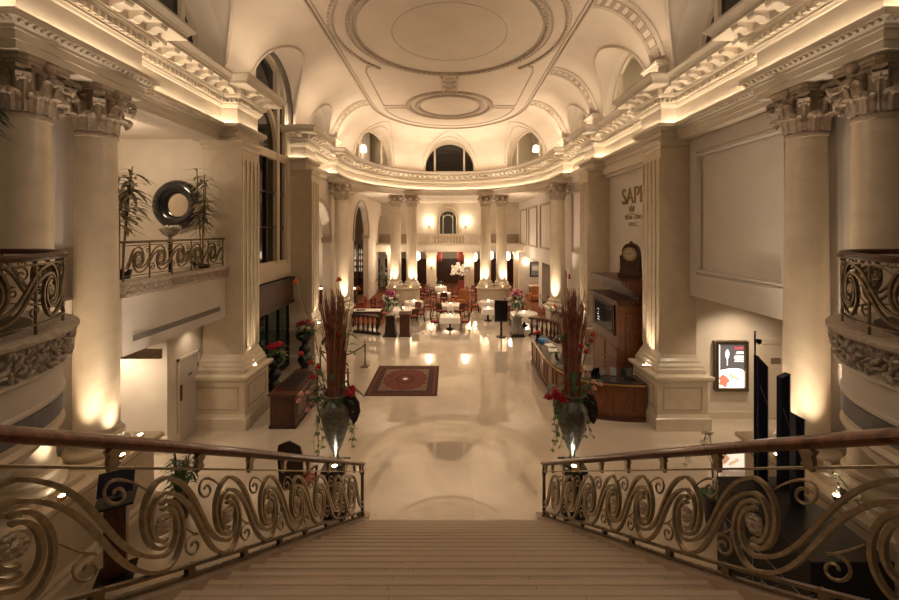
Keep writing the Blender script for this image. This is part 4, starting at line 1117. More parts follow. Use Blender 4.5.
# large flower urns -----------------------------------------------------------
def rose(t, p, r, m, d=(0,0,1)):
    q = MB(); q.sphere((0,0,0), r*.55, 8, 6, (1,1,1.1))
    for ring in range(3):
        n = 4+ring
        for i in range(n):
            a = i*2*PI/n+ring*.7; rr = r*(.3+.26*ring); n0 = len(q.v)
            q.sphere((0,0,0), r*.48, 6, 5, (1, .30, 1.35)); q.xf(Matrix.Translation((rr*.85*cos(a), rr*.85*sin(a), -.10*r*ring)) @ Matrix.Rotation(a+PI/2, 4, 'Z') @ Matrix.Rotation(-.10-.14*ring, 4, 'X'), n0)
    q.xf(Matrix.Translation(p)); return q.build('rose', m, t, smooth=60)
def flower_urn(s):
    sd = 'left' if s < 0 else 'right'
    X, Y = (-2.22, 7.62) if s < 0 else (2.40, 7.62)
    pd = thing('urn_stand', 'dark square stand under the tall reed flower urn %s of the stairs' % sd, 'stand', (X, Y, 0))
    m = MB(); m.box(-.24,.24,-.24,.24,0,.10); m.box(-.20,.20,-.20,.20,.10,.14); m.build('foot', 'iron_black', pd, smooth=0, bevel=.01)
    m = MB(); m.box(-.16,.16,-.16,.16,.14,.82); m.build('shaft', 'black_stone', pd, smooth=0, bevel=.01)
    m = MB(); m.box(-.20,.20,-.20,.20,.82,.86); m.box(-.23,.23,-.23,.23,.86,.94); m.build('top', 'black_stone', pd, smooth=0, bevel=.01)
    u = thing('flower_urn', 'tall embossed grey metal urn on the dark stand %s of the stair foot' % sd, 'urn', (X, Y, .94))
    m = MB(); m.lathe([(.17,0),(.17,.03),(.13,.06),(.06,.13),(.05,.20),(.07,.26)], n=28); m.build('foot', 'urn_metal', u, smooth=45)
    m = MB(); m.lathe([(.06,.25),(.10,.30),(.17,.48),(.25,.74),(.29,.96),(.285,1.08),(.24,1.20),(.20,1.26),(.19,1.30),(.23,1.36),(.25,1.38),(.24,1.39),(.19,1.33),(.18,1.25)], n=36); m.build('body', 'urn_metal', u, smooth=50)
    m = MB(); m.tube([(.245*cos(2*PI*i/28), .245*sin(2*PI*i/28), 1.38) for i in range(28)], .014, 6, closed=True); m.build('rim', 'urn_pewter', u, smooth=60)
    for sx in (-1,1):
        m = MB(); m.tube([(sx*.19,0,1.25),(sx*.30,0,1.30),(sx*.36,0,1.22),(sx*.35,0,1.05),(sx*.29,0,.95)], .018, 8); m.build('handle', 'urn_metal', u, smooth=60)
    a = thing('reed_arrangement', 'tall spray of red reeds with roses in the urn %s of the stair foot' % sd, 'flowers', (X, Y, 2.25))
    m1 = MB(); m2 = MB(); top = 2.12
    for i in range(210):
        an = random.random()*6.28; r0 = .15*sqrt(random.random()); h = top*random.uniform(.66, 1.0); sp = random.uniform(.6, 2.0)
        x0, y0 = r0*cos(an), r0*sin(an); bx = random.gauss(0,.05)
        q = m1 if random.random() < .62 else m2
        q.tube([(x0,y0,-.25),(x0*1.1+bx*.4,y0*1.1,h*.5),(x0*sp+bx*1.5+random.gauss(0,.05)+(.03*s),y0*sp,h)], [.011,.009,.004], 4)
    o = m1.build('reeds', 'reed_red', a, smooth=60); o['kind'] = 'stuff'
    o = m2.build('dry_grass', 'reed_tan', a, smooth=60); o['kind'] = 'stuff'
    # curved sprays of roses (positions read from the photograph at this depth)
    if s < 0: R_ = [((301,353),'petal_red'),((311,362),'petal_red'),((318,366),'petal_red'),((313,376),'petal_red'),((340,334),'petal_red'),((312,402),'petal_pink'),((308,409),'petal_pink'),((299,400),'petal_pink'),((308,392),'petal_pink'),((301,393),'petal_pink'),((296,281),'petal_orange'),((339,279),'petal_orange'),((358,288),'petal_orange')]
    else: R_ = [((581,345),'petal_red'),((591,340),'petal_red'),((586,351),'petal_red'),((593,334),'petal_red'),((587,384),'petal_pink'),((594,387),'petal_pink'),((600,383),'petal_pink'),((594,381),'petal_pink'),((582,369),'petal_pink'),((588,374),'petal_pink')]
    sm = MB()
    for (px_, py_), c in R_:
        dy = random.uniform(-.18, .12); x = XatY(px_, Y+dy)-X; z_ = ZatY(py_, Y+dy)-2.25
        rose(a, (x, dy, z_), .058, c)
        sm.tube([(x*.2, 0, -.2), (x*.55, dy*.5, max(-.1, z_*.55)), (x, dy, z_-.03)], .006, 5)
    sm.build('rose_stem', 'leaf_green', a, smooth=60)
    lf = MB()
    for i in range(34):
        an = random.random()*6.28; h = random.choice([random.uniform(-.05,.35), random.uniform(.2,1.3)])
        r0 = random.uniform(.08,.38); lf.leaf((r0*cos(an)-.12*(1 if s<0 else -1)*random.random(), r0*.6*sin(an)-.05, h), (cos(an), sin(an)*.7, random.uniform(-.5,.4)), random.uniform(.12,.24), .10, .4)
    o = lf.build('foliage', 'leaf_green', a, recalc=False, smooth=60); o['kind'] = 'stuff'
    iv = MB()
    for i in range(11):
        an = random.choice([random.uniform(PI*.8, PI*1.25), random.uniform(PI*.8, PI*1.25), random.uniform(-.35, .5)]) ; L = random.uniform(.5,1.25); p = Vector((.22*cos(an), .2*sin(an)-.03, .15)); pts = []
        for q in range(9):
            f = q/8; pts.append((p.x*(1+.9*f*(1-f*.3))+.05*sin(q+i), p.y*(1+.8*f), .12+.1*sin(f*PI)-L*f)) 
        iv.tube(pts, .004, 4)
        for q in pts[1:]:
            for k in range(3): b = random.random()*6.28; iv.leaf(q, (cos(b), sin(b), -.3), .07, .045, .3, n=2)
    o = iv.build('trailing_ivy', 'leaf_pale', a, recalc=False, smooth=60); o['kind'] = 'stuff'
    # big drooping dark leaf and the red cluster at the rim
    m = MB(); pts = [(0,0),(.09,.06),(.13,.22),(.12,.40),(.06,.55),(0,.60),(-.06,.54),(-.11,.40),(-.12,.22),(-.08,.06)]
    n0 = len(m.v); m.ext(pts, lambda u, v, d: (u+.05*sin(v*4), d+.05*sin(v*5)+abs(u)*.3, -v), 0, .02); m.xf(Matrix.Translation((.27, -.12, .10)) @ Matrix.Rotation(-.12, 4, 'Y'), 0)
    m.build('drooping_leaf', 'leaf_dark', a, smooth=40)
    for i in range(3): m = MB(); an = (.2, 2.6, 3.4)[i]; m.leaf((.2*cos(an), .05, .1), (cos(an), .1, .2), .38, .18, .7, n=6); m.build('broad_leaf', 'leaf_dark', a, recalc=False, smooth=60)
    for i in range(9):
        if s < 0: p = (.24+random.random()*.12, -.05+random.gauss(0,.06), .16+random.gauss(0,.04))
        else: p = (-.30+random.gauss(0,.07), -.12+random.gauss(0,.05), .10+random.gauss(0,.10))
        rose(a, p, .075, 'petal_crimson')
flower_urn(-1); flower_urn(1)

# poinsettia urns
def red_urn(label_u, label_f, loc, H):
    u = thing('black_urn', label_u, 'urn', loc); k = H
    m = MB(); m.lathe([(.20,0),(.20,.06),(.14,.10),(.11,.14),(.17,.22),(.22,.34),(.20,.44),(.12,.50),(.10,.54)], n=24); m.xf(Matrix.Scale(k,4)); m.build('lower_body', 'urn_black', u, smooth=50)
    m = MB(); m.lathe([(.10,.53),(.15,.58),(.19,.66),(.16,.74),(.10,.80),(.09,.86),(.16,.92),(.25,1.02),(.28,1.10),(.26,1.12),(.2,1.06)], n=24); m.xf(Matrix.Scale(k,4)); m.build('upper_body', 'urn_black', u, smooth=50)
    f = thing('poinsettia', label_f, 'flowers', (loc[0], loc[1], loc[2]+1.06*k))
    m = MB()
    for i in range(70): a = random.random()*6.28; r = .30*sqrt(random.random()); m.leaf((r*cos(a), r*sin(a), random.uniform(.05,.5)), (cos(a), sin(a), random.uniform(-.3,.5)), .2, .11, .4)
    o = m.build('foliage', 'leaf_green', f, recalc=False, smooth=60); o['kind'] = 'stuff'
    for i in range(22):
        a = random.random()*6.28; r = .30*sqrt(random.random()); q = MB(); z_ = .62-r*.5+random.gauss(0,.07)
        for j in range(9): b = j*2*PI/9; q.leaf((0,0,0), (cos(b), sin(b), .25), .12, .08, .35, n=3)
        q.xf(Matrix.Translation((r*cos(a), r*sin(a), z_)) @ Matrix.Rotation(r*1.6, 4, (-sin(a), cos(a), 0))); q.build('bloom', 'petal_crimson', f, recalc=False, smooth=60)
red_urn('black pedestal urn beside the square pier and mahogany desk', 'red poinsettia in the black urn nearest the square pier', (-5.72, 12.75, 0), 1.15)
red_urn('black pedestal urn behind the far end of the mahogany desk', 'red poinsettia in the black urn behind the mahogany desk', (-5.62, 15.2, 0), 1.30)

# rug
t = thing('rug', 'oriental red medallion rug lying on the marble lobby floor', 'rug', (-1.62, 14.35, 0))
x0, x1, y0, y1 = -2.84, -.41, 12.92, 15.78
m = MB(); m.box(x0, x1, y0, y1, 0, .012); m.build('border', 'carpet_border', t, world=True, smooth=0)
m = MB(); m.box(x0+.10, x1-.10, y0+.10, y1-.10, .012, .0145); m.build('outer_band', 'carpet_red', t, world=True, smooth=0)
m = MB(); m.box(x0+.17, x1-.17, y0+.17, y1-.17, .0145, .0165); m.build('inner_band', 'carpet_border', t, world=True, smooth=0)
m = MB(); m.box(x0+.38, x1-.38, y0+.40, y1-.40, .0165, .0185); m.build('field', 'carpet_field', t, world=True, smooth=0)
cx_, cy_ = (x0+x1)/2, (y0+y1)/2
def med(a, b, lob, amp): return [(cx_+a*cos(q)*(1+amp*cos(lob*q)), cy_+b*sin(q)*(1+amp*cos(lob*q))) for q in [2*PI*i/96 for i in range(96)]]
m = MB(); m.prism(med(.80,1.0,16,.04), .0185, .020); m.build('medallion', 'carpet_red', t, world=True, smooth=0)
m = MB(); m.prism(med(.33,.40,8,.10), .020, .0212); m.build('medallion_ring', 'carpet_border', t, world=True, smooth=0)
m = MB(); m.prism(med(.26,.32,8,.10), .0212, .0225); m.build('medallion_core', 'carpet_red', t, world=True, smooth=0)
m = MB(); m.prism(med(.09,.11,6,.15), .0225, .0235); m.build('medallion_centre', 'paper', t, world=True, smooth=0)

# rope posts
def rope_post(label, x, y):
    t = thing('rope_post', label, 'post', (x, y, 0))
    m = MB(); m.box(-.15,.15,-.15,.15,0,.05); m.box(-.11,.11,-.11,.11,.05,.09); m.build('base', 'bronze', t, smooth=0, bevel=.008)
    m = MB(); m.lathe([(.07,.09),(.05,.13),(.035,.2),(.03,.55),(.04,.75),(.05,.8),(.03,.84)], n=14); m.build('shaft', 'bronze', t, smooth=50)
    m = MB(); m.lathe([(.03,.84),(.06,.87),(.06,.93),(.03,.96),(.045,.99),(.03,1.03),(.01,1.05)], n=14); m.build('finial', 'bronze', t, smooth=50)
    return (x, y, .88)
A = rope_post('bronze rope post standing free just behind the rug', XatY(365, 15.7), 15.7)
B = rope_post('bronze rope post nearest the mahogany desk, half hidden by the reeds', XatY(318, 14.6), 14.9)
Cc = rope_post('bronze rope post nearest the camera, rising behind the red reeds', XatY(348, 12.6), 12.6)
for a, b, lb in ((A, B, 'brown barrier rope sagging between the two posts behind the rug'), (B, Cc, 'brown barrier rope sagging from the desk-side post to the nearest post')):
    m = MB(); m.tube([(a[0]+(b[0]-a[0])*i/16, a[1]+(b[1]-a[1])*i/16, a[2]-.30*sin(PI*i/16)) for i in range(17)], .022, 8); tag(m.build('barrier_rope', 'rope_brown', smooth=60), lb, 'rope')

# reception counter
t = thing('reception_counter', 'curved panelled wooden reception counter with dark stone top right of the lobby', 'counter', (4.2, 12.6, 0))
fr_ = [(3.42,16.2),(3.38,15),(3.36,13.9),(3.40,13.0),(3.52,12.35),(3.80,11.80),(4.25,11.42),(4.8,11.25),(5.3,11.19),(5.62,11.18)]
fr_ = [catmull(fr_, i/48) for i in range(49)]
bk = offset_path(fr_, .55)
def counter_body(out, z0, z1, nm, mt, inn=.55, bev=0):
    o1 = offset_path(fr_, -out); o2 = offset_path(fr_, inn); n = len(o1); q = MB(); vs = []; fs = []
    for i in range(n): vs += [(o1[i][0],o1[i][1],z0),(o1[i][0],o1[i][1],z1),(o2[i][0],o2[i][1],z1),(o2[i][0],o2[i][1],z0)]
    for i in range(n-1):
        for j in range(4): fs.append((i*4+j,(i+1)*4+j,(i+1)*4+(j+1)%4,i*4+(j+1)%4))
    fs += [(0,1,2,3),(n*4-4,n*4-3,n*4-2,n*4-1)]; q.add(vs, fs); return q.build(nm, mt, t, world=True, smooth=35)
counter_body(.04, 0, .13, 'plinth', 'mahogany', .5); counter_body(0, .13, 1.04, 'body', 'reception_wood', .5); counter_body(.065, 1.025, 1.07, 'brass_edge', 'brass', .5); counter_body(.06, 1.07, 1.12, 'counter_top', 'black_stone', .6)
of = offset_path(fr_, -.012)
def onf(i0, i1, z0, z1): 
    q = MB(); seg = [of[i] for i in range(i0, i1+1)]
    for za, zb in ((z0, z0+.05), (z1-.05, z1)): q.tube([(x, y, (za+zb)/2) for x, y in seg], 1, flat=(.03, .05), up=(0,0,1))
    for x, y in (seg[0], seg[-1]): q.tube([(x, y, z0), (x, y, z1)], .022, 6)
    return q
for a in range(0, 48, 6): onf(a+1, a+5, .24, .95).build('front_panel', 'reception_wood', t, world=True, smooth=35)
# things on the counter
def laptop(label, x, y, z, rz, m='screen_dark'):
    t = thing('laptop', label, 'laptop', (x, y, z), rz)
    q = MB(); q.box(-.17,.17,-.12,.12,0,.02); q.build('keyboard_base', 'iron_black', t, smooth=0, bevel=.004)
    q = MB(); q.rbox((0,.17,.12), (.34,.015,.23), rx=-.4); q.build('screen', m, t, smooth=0, bevel=.004)
laptop('open laptop on the reception counter beside the square pier', 5.28, 11.52, 1.12, -.15)
laptop('open laptop on the reception counter left of the leaflet stand', 4.35, 11.95, 1.12, PI+.5)
def leaflets(label, x, y, rz, c):
    t = thing('leaflet_stand', label, 'leaflet stand', (x, y, 1.12), rz); q = MB(); q.rbox((0,.02,.12), (.18,.015,.24), rx=-.25); q.build('card', c, t, smooth=0); q = MB(); q.box(-.08,.08,-.02,.10,0,.015); q.build('foot', 'iron_black', t, smooth=0)
leaflets('pale upright card stand on the curved end of the reception counter', 4.62, 11.75, .3, 'grey_slit')
leaflets('dark upright card stand next to the pale one on the reception counter', 4.92, 11.72, -.35, 'letter_pale')
def bookp(label, x, y, rz, c, sz=(.24,.32,.04)):
    t = thing('book', label, 'book', (x, y, 1.12), rz); q = MB(); q.box(-sz[0]/2,sz[0]/2,-sz[1]/2,sz[1]/2,0,.008); q.box(-sz[0]/2,sz[0]/2,-sz[1]/2,sz[1]/2,sz[2]-.008,sz[2]); q.box(-sz[0]/2,-sz[0]/2+.01,-sz[1]/2,sz[1]/2,.008,sz[2]-.008); q.build('cover', c, t, smooth=0); q = MB(); q.box(-sz[0]/2+.01,sz[0]/2-.006,-sz[1]/2+.006,sz[1]/2-.006,.008,sz[2]-.008); q.build('pages', 'paper', t, smooth=0)
bookp('blue book lying on the far end of the reception counter', 3.72, 15.35, .4, 'book_blue', (.3,.4,.09)); bookp('white folder lying beside the blue book on the reception counter', 3.8, 14.75, .2, 'paper', (.3,.42,.03)); bookp('second white folder nearest the reeds on the reception counter', 3.75, 14.15, -.2, 'paper', (.3,.42,.03))
t = thing('flower_pot', 'small pot of red flowers at the far end of the reception counter', 'flowers', (3.62, 15.95, 1.12))
q = MB(); q.lathe([(.07,0),(.1,.14),(.08,.14)], n=14); q.build('pot', 'iron_black', t)
q = MB()
for i in range(14): q.sphere((random.gauss(0,.06), random.gauss(0,.06), .2+random.gauss(0,.03)), .04, 6, 5)
o = q.build('blooms', 'petal_red', t); o['kind'] = 'stuff'
t = thing('sign_holder', 'curved grey card holder on the reception counter behind the reeds', 'card holder', (3.78, 13.35, 1.12), .2)
q = MB(); q.tube([(0,-.3,0),(.03,-.28,.12),(.05,0,.2),(.03,.28,.12),(0,.3,0)], 1, flat=(.02,.12), up=(1,0,0)); q.build('band', 'urn_pewter', t, smooth=50)

# tall cabinet with television, mantel and clock
t = thing('wooden_cabinet', 'tall dark wooden television cabinet behind the reception counter', 'cabinet', (5.8, 13.35, 0))
m = MB(); m.box(5.32, 6.58, 12.24, 14.5, 0, 3.12); m.build('body', 'reception_wood', t, world=True, smooth=0, bevel=.01)
m = MB(); m.box(5.26, 6.59, 12.19, 14.56, 3.12, 3.2); m.box(5.22, 6.59, 12.16, 14.6, 3.2, 3.27); m.build('cornice', 'mahogany', t, world=True, smooth=0, bevel=.012)
m = MB(); pts = [(5.3, 13.35+.22*cos(a), 3.13+.14*sin(a)) for a in [PI*i/12 for i in range(13)]]; m.tube(pts, .04, 8); m.build('crest', 'mahogany', t, world=True)
for y0_, y1_ in ((12.36,13.28),(13.36,14.35)):
    q = frame_on(t, None, 'x', 5.32, y0_, y1_, .25, 1.75, -1, ''); q.box(5.31,5.32,y0_,y1_,.25,1.75); o = q.build('door', 'reception_wood', t, world=True, smooth=0, bevel=.006)
    k = MB(); k.sphere((5.28, y1_-.06 if y0_ < 13 else y0_+.06, 1.1), .025); k.build('knob', 'brass', o, world=True)
q = frame_on(t, None, 'x', 5.32, 12.52, 14.23, 2.1, 3.1, -1, '', w=.08, d=.05); q.build('screen_surround', 'mahogany', t, world=True, smooth=0, bevel=.01)
q = frame_on(t, None, 'y', 12.24, 5.5, 6.5, .3, 2.9, -1, '', d=.012); q.build('side_panel', 'mahogany', t, world=True, smooth=0, bevel=.006)
tv = thing('television', 'black flat television set into the tall wooden cabinet', 'television', (5.28, 13.37, 2.5))
m = MB(); m.box(5.27, 5.315, 12.62, 14.13, 2.2, 3.0); m.build('screen', 'black_gloss', tv, world=True, smooth=0)
q = frame_on(tv, None, 'x', 5.27, 12.62, 14.13, 2.2, 3.0, -1, '', w=.03, d=.012); q.build('bezel', 'iron_black', tv, world=True, smooth=0)
m = MB()
for k in range(5): m.box(5.266, 5.27, 13.7+random.random()*.1, 13.8+random.random()*.1, 2.35+k*.09, 2.368+k*.09)
m.build('screen_text', 'screen_text', tv, world=True, smooth=0)
t = thing('wooden_mantel', 'stepped dark wooden mantel shelf above the television cabinet', 'shelf', (6.2, 13.4, 3.27))
for i, (dx, za, zb) in enumerate(((0.10,3.27,3.40),(.25,3.40,3.48),(.38,3.48,3.62),(.50,3.62,3.70),(.62,3.70,3.80),(.74,3.80,3.90))):
    m = MB(); m.box(6.42-dx-.35, 6.58, 12.3-dx*.3, 14.5+dx*.35, za, zb); m.build('moulding' if i < 5 else 'shelf_top', 'mahogany', t, world=True, smooth=0, bevel=.015)
t = thing('mantel_clock', 'large arched wooden mantel clock standing on the dark shelf below wall letters', 'clock', (6.1, 13.1, 3.9), -.75)
# local: dial faces -Y after rotating; build with face toward -X-Y
m = MB(); m.box(-.38,.38,-.18,.18,0,.16); m.box(-.34,.34,-.15,.15,.16,.22); m.build('plinth', 'mahogany', t, smooth=0, bevel=.012)
pl = [(-.30,.22),(.30,.22),(.29,.42),(.27,.75)]+[(.26*cos(PI*i/16), .86+.30*sin(PI*i/16)) for i in range(17)]+[(-.27,.75),(-.29,.42)]
m = MB(); m.ext(pl, lambda u, v, d: (u, d, v), -.12, .14); m.build('case', 'mahogany', t, smooth=35)
m = MB(); m.sphere((0,0,1.18), .06, 8, 6, (1,1,.8)); m.build('finial', 'mahogany', t)
m = MB(); m.tube([(0,-.12,.80),(0,-.135,.80)], .215, 32); d = m.build('dial', 'clock_face', t, smooth=30)
m = MB(); m.tube([(.215*cos(2*PI*i/32), -.135, .80+.215*sin(2*PI*i/32)) for i in range(32)], .018, 6, closed=True); m.build('bezel', 'brass', d, smooth=60)
m = MB()
for k in range(12): a = k*PI/6; m.rbox((.165*sin(a), -.138, .80+.165*cos(a)), (.018,.006,.055), ry=a)
m.build('hour_marks', 'iron_black', d, smooth=0)
for L, a in ((.10, .9), (.15, -1.6)): m = MB(); m.rbox((L*.5*sin(a), -.142, .80+L*.5*cos(a)), (.014,.005,L), ry=a); m.build('hand', 'iron_black', d, smooth=0)
for x in (-.31,.31): m = MB(); m.lathe([(.03,.22),(.035,.26),(.022,.30),(.022,.62),(.035,.66),(.035,.70),(.01,.76)], c=(x,-.09,0), n=10); m.build('corner_column', 'dark_wood', t)

# wall sign  (letters fixed to the right wall)
def on_right_wall(y, z): return Matrix.Translation((6.6, y, z)) @ Matrix(((0,0,-1,0),(-1,0,0,0),(0,1,0,0),(0,0,0,1)))
t = thing('wall_sign', 'raised gold lettering and small crown emblem on the wall above the clock', 'sign', (6.6, 14.0, 6.0))
I = Matrix.Translation((-6.6, -14.0, -6.0))
text_mesh('SAPP', .86, .035, 'large_letters', 'letter_gold', t, I @ on_right_wall(14.0, ZatY(205.5, 14.95)+.02) @ Matrix.Scale(.98,4,(1,0,0)))
text_mesh('ROYAL', .21, .015, 'small_letters', 'letter_gold', t, I @ on_right_wall(14.32, ZatY(219.5, 14.3)) @ Matrix.Scale(.9,4,(1,0,0)))
text_mesh('LONDON', .21, .015, 'small_letters', 'letter_gold', t, I @ on_right_wall(13.48, ZatY(219.5, 14.3)) @ Matrix.Scale(.9,4,(1,0,0)))
text_mesh('HOTELS', .20, .015, 'lower_letters', 'letter_gold', t, I @ on_right_wall(13.98, ZatY(226.0, 14.3)))
m = MB(); zc = ZatY(212, 14.3); pl = [(-.16,0),(.16,0),(.2,.2),(.09,.1),(0,.24),(-.09,.1),(-.2,.2)]
m.ext(pl, lambda u, v, d: (6.6-d, 14.1-u, zc+v), 0, .03); m.tube([(6.57, 14.1-.5*q, zc-.05-.10*abs(q)) for q in [-1+i/6 for i in range(13)]], .015, 6); m.build('crown_emblem', 'letter_gold', t, world=True, smooth=0)

# lit poster
PY = 11.36
t = thing('poster', 'lit poster of wine glass and plated food in a bronze frame', 'poster', (XatY(730, PY), PY, 1.9))
x0, x1, z0, z1 = XatY(713.5, PY), XatY(746.5, PY), ZatY(390.5, PY), ZatY(340.5, PY)
m = MB(); w = .10
for a, b, c, d in ((x0,x1,z0,z0+w),(x0,x1,z1-w,z1),(x0,x0+w,z0+w,z1-w),(x1-w,x1,z0+w,z1-w)): m.box(a, b, PY-.10, PY+.03, c, d)
m.build('frame', 'bronze_dark', t, world=True, smooth=0, bevel=.012)
xa, xb, za, zb = x0+w, x1-w, z0+w, z1-w; zm = za+(zb-za)*.40
m = MB(); m.box(xa, xb, PY-.04, PY, za, zb); m.build('light_panel', 'lightbox_white', t, world=True, smooth=0)
def pl_(poly, nm, mt, d): q = MB(); q.ext(poly, lambda u, v, e: (u, PY-.04-e, v), d, d+.003); return q.build(nm, mt, t, world=True, smooth=0)
top = [(xa+.06, zb)]+[(xb, zb)]+[(xb, zm-.03)]+[(xa+.06+(xb-xa-.06)*(1-i/10), zm+.06*sin(PI*(1-i/10)*.9)-.0) for i in range(1, 11)]
pl_(top, 'dark_picture', 'lightbox_dark', .001)
gx, gz = xa+.27, zb-.28
pl_([(gx+.055*cos(2*PI*i/20), gz+.13*sin(2*PI*i/20)) for i in range(20)], 'wine_glass_picture', 'lightbox_white', .005)
pl_([(gx-.01,gz-.33),(gx+.01,gz-.33),(gx+.01,gz-.1),(gx-.01,gz-.1)], 'glass_stem_picture', 'lightbox_white', .005)
pl_([(xa+.17+.14*cos(q)*(1+.2*cos(5*q)), za+.20+.17*sin(q)*(1+.15*sin(4*q))) for q in [2*PI*i/40 for i in range(40)]], 'food_picture', 'lightbox_food', .005)
for k in range(4): pl_([(xa+.36+.07*k+.03*cos(q)-.01, za+.36-.035*k+.06*sin(q)) for q in [2*PI*i/12 for i in range(12)]], 'garnish_picture', 'lightbox_gold', .005)
I2 = Matrix.Translation((-t.location.x, -t.location.y, -t.location.z)); RX = Matrix.Rotation(PI/2, 4, 'X')
text_mesh('SAPP', .12, .002, 'title_letters', 'lightbox_red', t, I2 @ Matrix.Translation((xb-.16, PY-.05, zb-.15)) @ RX)
for k, (zz, wd) in enumerate(((.21,.2),(.25,.22),(.33,.26),(.38,.28),(.43,.25),(.48,.27))):
    pl_([(xb-.02-wd, zb-zz-.022),(xb-.02, zb-zz-.022),(xb-.02, zb-zz),(xb-.02-wd, zb-zz)], 'caption_line', 'lightbox_white', .005)

# navy and black display stand right of the stairs
t = thing('display_stand', 'black and navy display stand of slanted panels behind the right railing', 'display', (4.75, 5.6, 0))
m = MB(); m.box(4.22, 5.2, 4.55, 6.15, 0, 1.62); m.build('black_base', 'black_satin', t, world=True, smooth=0, bevel=.01)
for (px0, px1, Y_, ztl, ztr) in ((756,766,6.04,355,366),(779,788,5.9,377,373),(793,802,5.55,413,418)):
    xl, xr = XatY(px0, Y_), XatY(px1, Y_); q = MB(); a, b = ZatY(ztl, Y_), ZatY(ztr, Y_)
    q.ext([(xl,1.6),(xr,1.6),(xr,b),(xl,a)], lambda u, v, d: (u, Y_+d, v), -.05, .05); o = q.build('navy_panel', 'navy', t, world=True, smooth=0, bevel=.006)
    q = MB(); q.tube([(xl+.02, Y_-.055, a-.45), (xr-.02, Y_-.055, a-.75)], .005, 5); q.tube([(xr-.015, Y_-.055, 1.62), (xr-.015, Y_-.055, b-.02)], .005, 5); q.build('edge_line', 'navy_edge', o, world=True)
m = MB(); xx = XatY(755, 6.05); m.tube([(xx, 6.05, 1.6), (xx, 6.05, 5.5-101*6.05/FPX)], .012, 6); m.build('rod', 'iron_black', t, world=True)
q = MB(); q.tube([(4.214, 6.1, 1.12), (4.214, 4.6, 1.12)], .006, 5); q.tube([(4.214, 5.42, .12), (4.214, 5.42, 1.55)], .004, 5); q.build('dividing_line', 'navy_edge', t, world=True)
MX = lambda y, z: Matrix.Translation((-t.location.x, -t.location.y, 0)) @ Matrix.Translation((4.216, y, z)) @ Matrix(((0,0,-1,0),(-1,0,0,0),(0,1,0,0),(0,0,0,1)))
text_mesh('MET', .24, .004, 'upper_letters', 'letter_pale', t, MX(5.78, .86)); text_mesh('ITAL', .24, .004, 'lower_letters', 'letter_pale', t, MX(5.05, .62))
t = thing('orchid', 'white orchid sprays in a black pot beside the navy display panels', 'flowers', (4.95, 7.3, 0))
q = MB(); q.lathe([(.14,0),(.2,.5),(.21,.54),(.17,.54)], n=18); q.build('pot', 'urn_black', t)
q = MB(); st2 = MB()
for dx, dy, h in ((-.25,-.1,1.55),(-.05,.05,1.7),(.3,0,1.45)):
    pts = [(0,0,.5),(dx*.3,dy*.4,h*.75),(dx,dy,h),(dx*2.0,dy*1.5,h-.05),(dx*2.6,dy*2,h-.22)]; st2.tube(pts, .008, 5)
    for p in pts[2:]:
        for j in range(4): a = random.random()*6.28; q.leaf((p[0]+random.gauss(0,.03), p[1], p[2]+random.gauss(0,.03)), (cos(a), sin(a), .3), .11, .09, .2, n=3)
st2.build('stem', 'leaf_green', t); o = q.build('blooms', 'petal_white', t, recalc=False); o['kind'] = 'stuff'
q = MB()
for i in range(9): a = random.random()*6.28; q.leaf((0,0,.52), (cos(a), sin(a), .6), .4, .09, .7)
q.build('foliage', 'leaf_green', t, recalc=False)
t = thing('bowl_stand', 'slim bronze floor stand with a green-filled bowl below the right balcony', 'stand', (5.48, 5.2, 0))
q = MB(); q.lathe([(.18,0),(.18,.03),(.06,.07),(.03,.2),(.025,.9),(.05,1.0),(.03,1.06)], n=18); q.build('stem', 'bronze', t, smooth=50)
q = MB(); q.lathe([(.03,1.05),(.1,1.1),(.13,1.2),(.20,1.26),(.21,1.28),(.17,1.25)], n=22); q.build('bowl', 'bronze', t, smooth=50)
q = MB(); q.sphere((0,0,1.25), .17, 16, 6, (1,1,.2)); q.build('filling', 'leaf_green', t)
t = thing('white_orchid', 'white flowers trailing on the right column pedestal beside the black display stand', 'flowers', (5.80, 5.75, 1.5))
q = MB(); q.lathe([(.05,0),(.07,.14),(.075,.16),(.05,.15)], n=16); q.build('pot', 'urn_black', t)
q = MB()
for i in range(30):
    a = random.random()*6.28; f = random.random(); q.leaf((-.02-.10*f+random.gauss(0,.03), .25-.7*f+random.gauss(0,.05), .42-.30*f+random.gauss(0,.04)), (cos(a), sin(a), random.gauss(0,.4)), .11, .09, .2, n=3)
o = q.build('blooms', 'petal_white', t, recalc=False); o['kind'] = 'stuff'
q = MB(); q.tube([(0,0,.14),(-.02,.2,.42),(-.05,0,.36),(-.10,-.4,.12)], .008, 5); q.build('stem', 'leaf_green', t)

# lectern with monitor and shrub, lower left
t = thing('lectern', 'dark wooden floor lectern behind the left stair railing', 'lectern', (-5.3, 6.2, 0), .5)
m = MB(); m.box(-.25,.25,-.22,.22,0,.05); m.build('base', 'iron_black', t, smooth=0, bevel=.01)
m = MB(); m.box(-.14,.14,-.09,.09,.05,1.2); m.build('post', 'mahogany', t, smooth=0, bevel=.01)
m = MB(); m.rbox((0,0,1.22), (.5,.36,.04), rx=.2); m.build('desk_top', 'iron_black', t, smooth=0, bevel=.008)
t = thing('monitor', 'dark blue monitor screen standing on the wooden lectern', 'monitor', (-5.3, 6.2, 1.24), .5)
m = MB(); m.rbox((0,.02,.24), (.46,.035,.34), rx=-.45); m.build('screen', 'screen_blue', t, smooth=0, bevel=.006)
m = MB(); m.tube([(0,.03,.02),(0,.05,.2)], .025, 8); m.box(-.1,.1,-.06,.1,.005,.03); m.build('stand', 'iron_black', t)
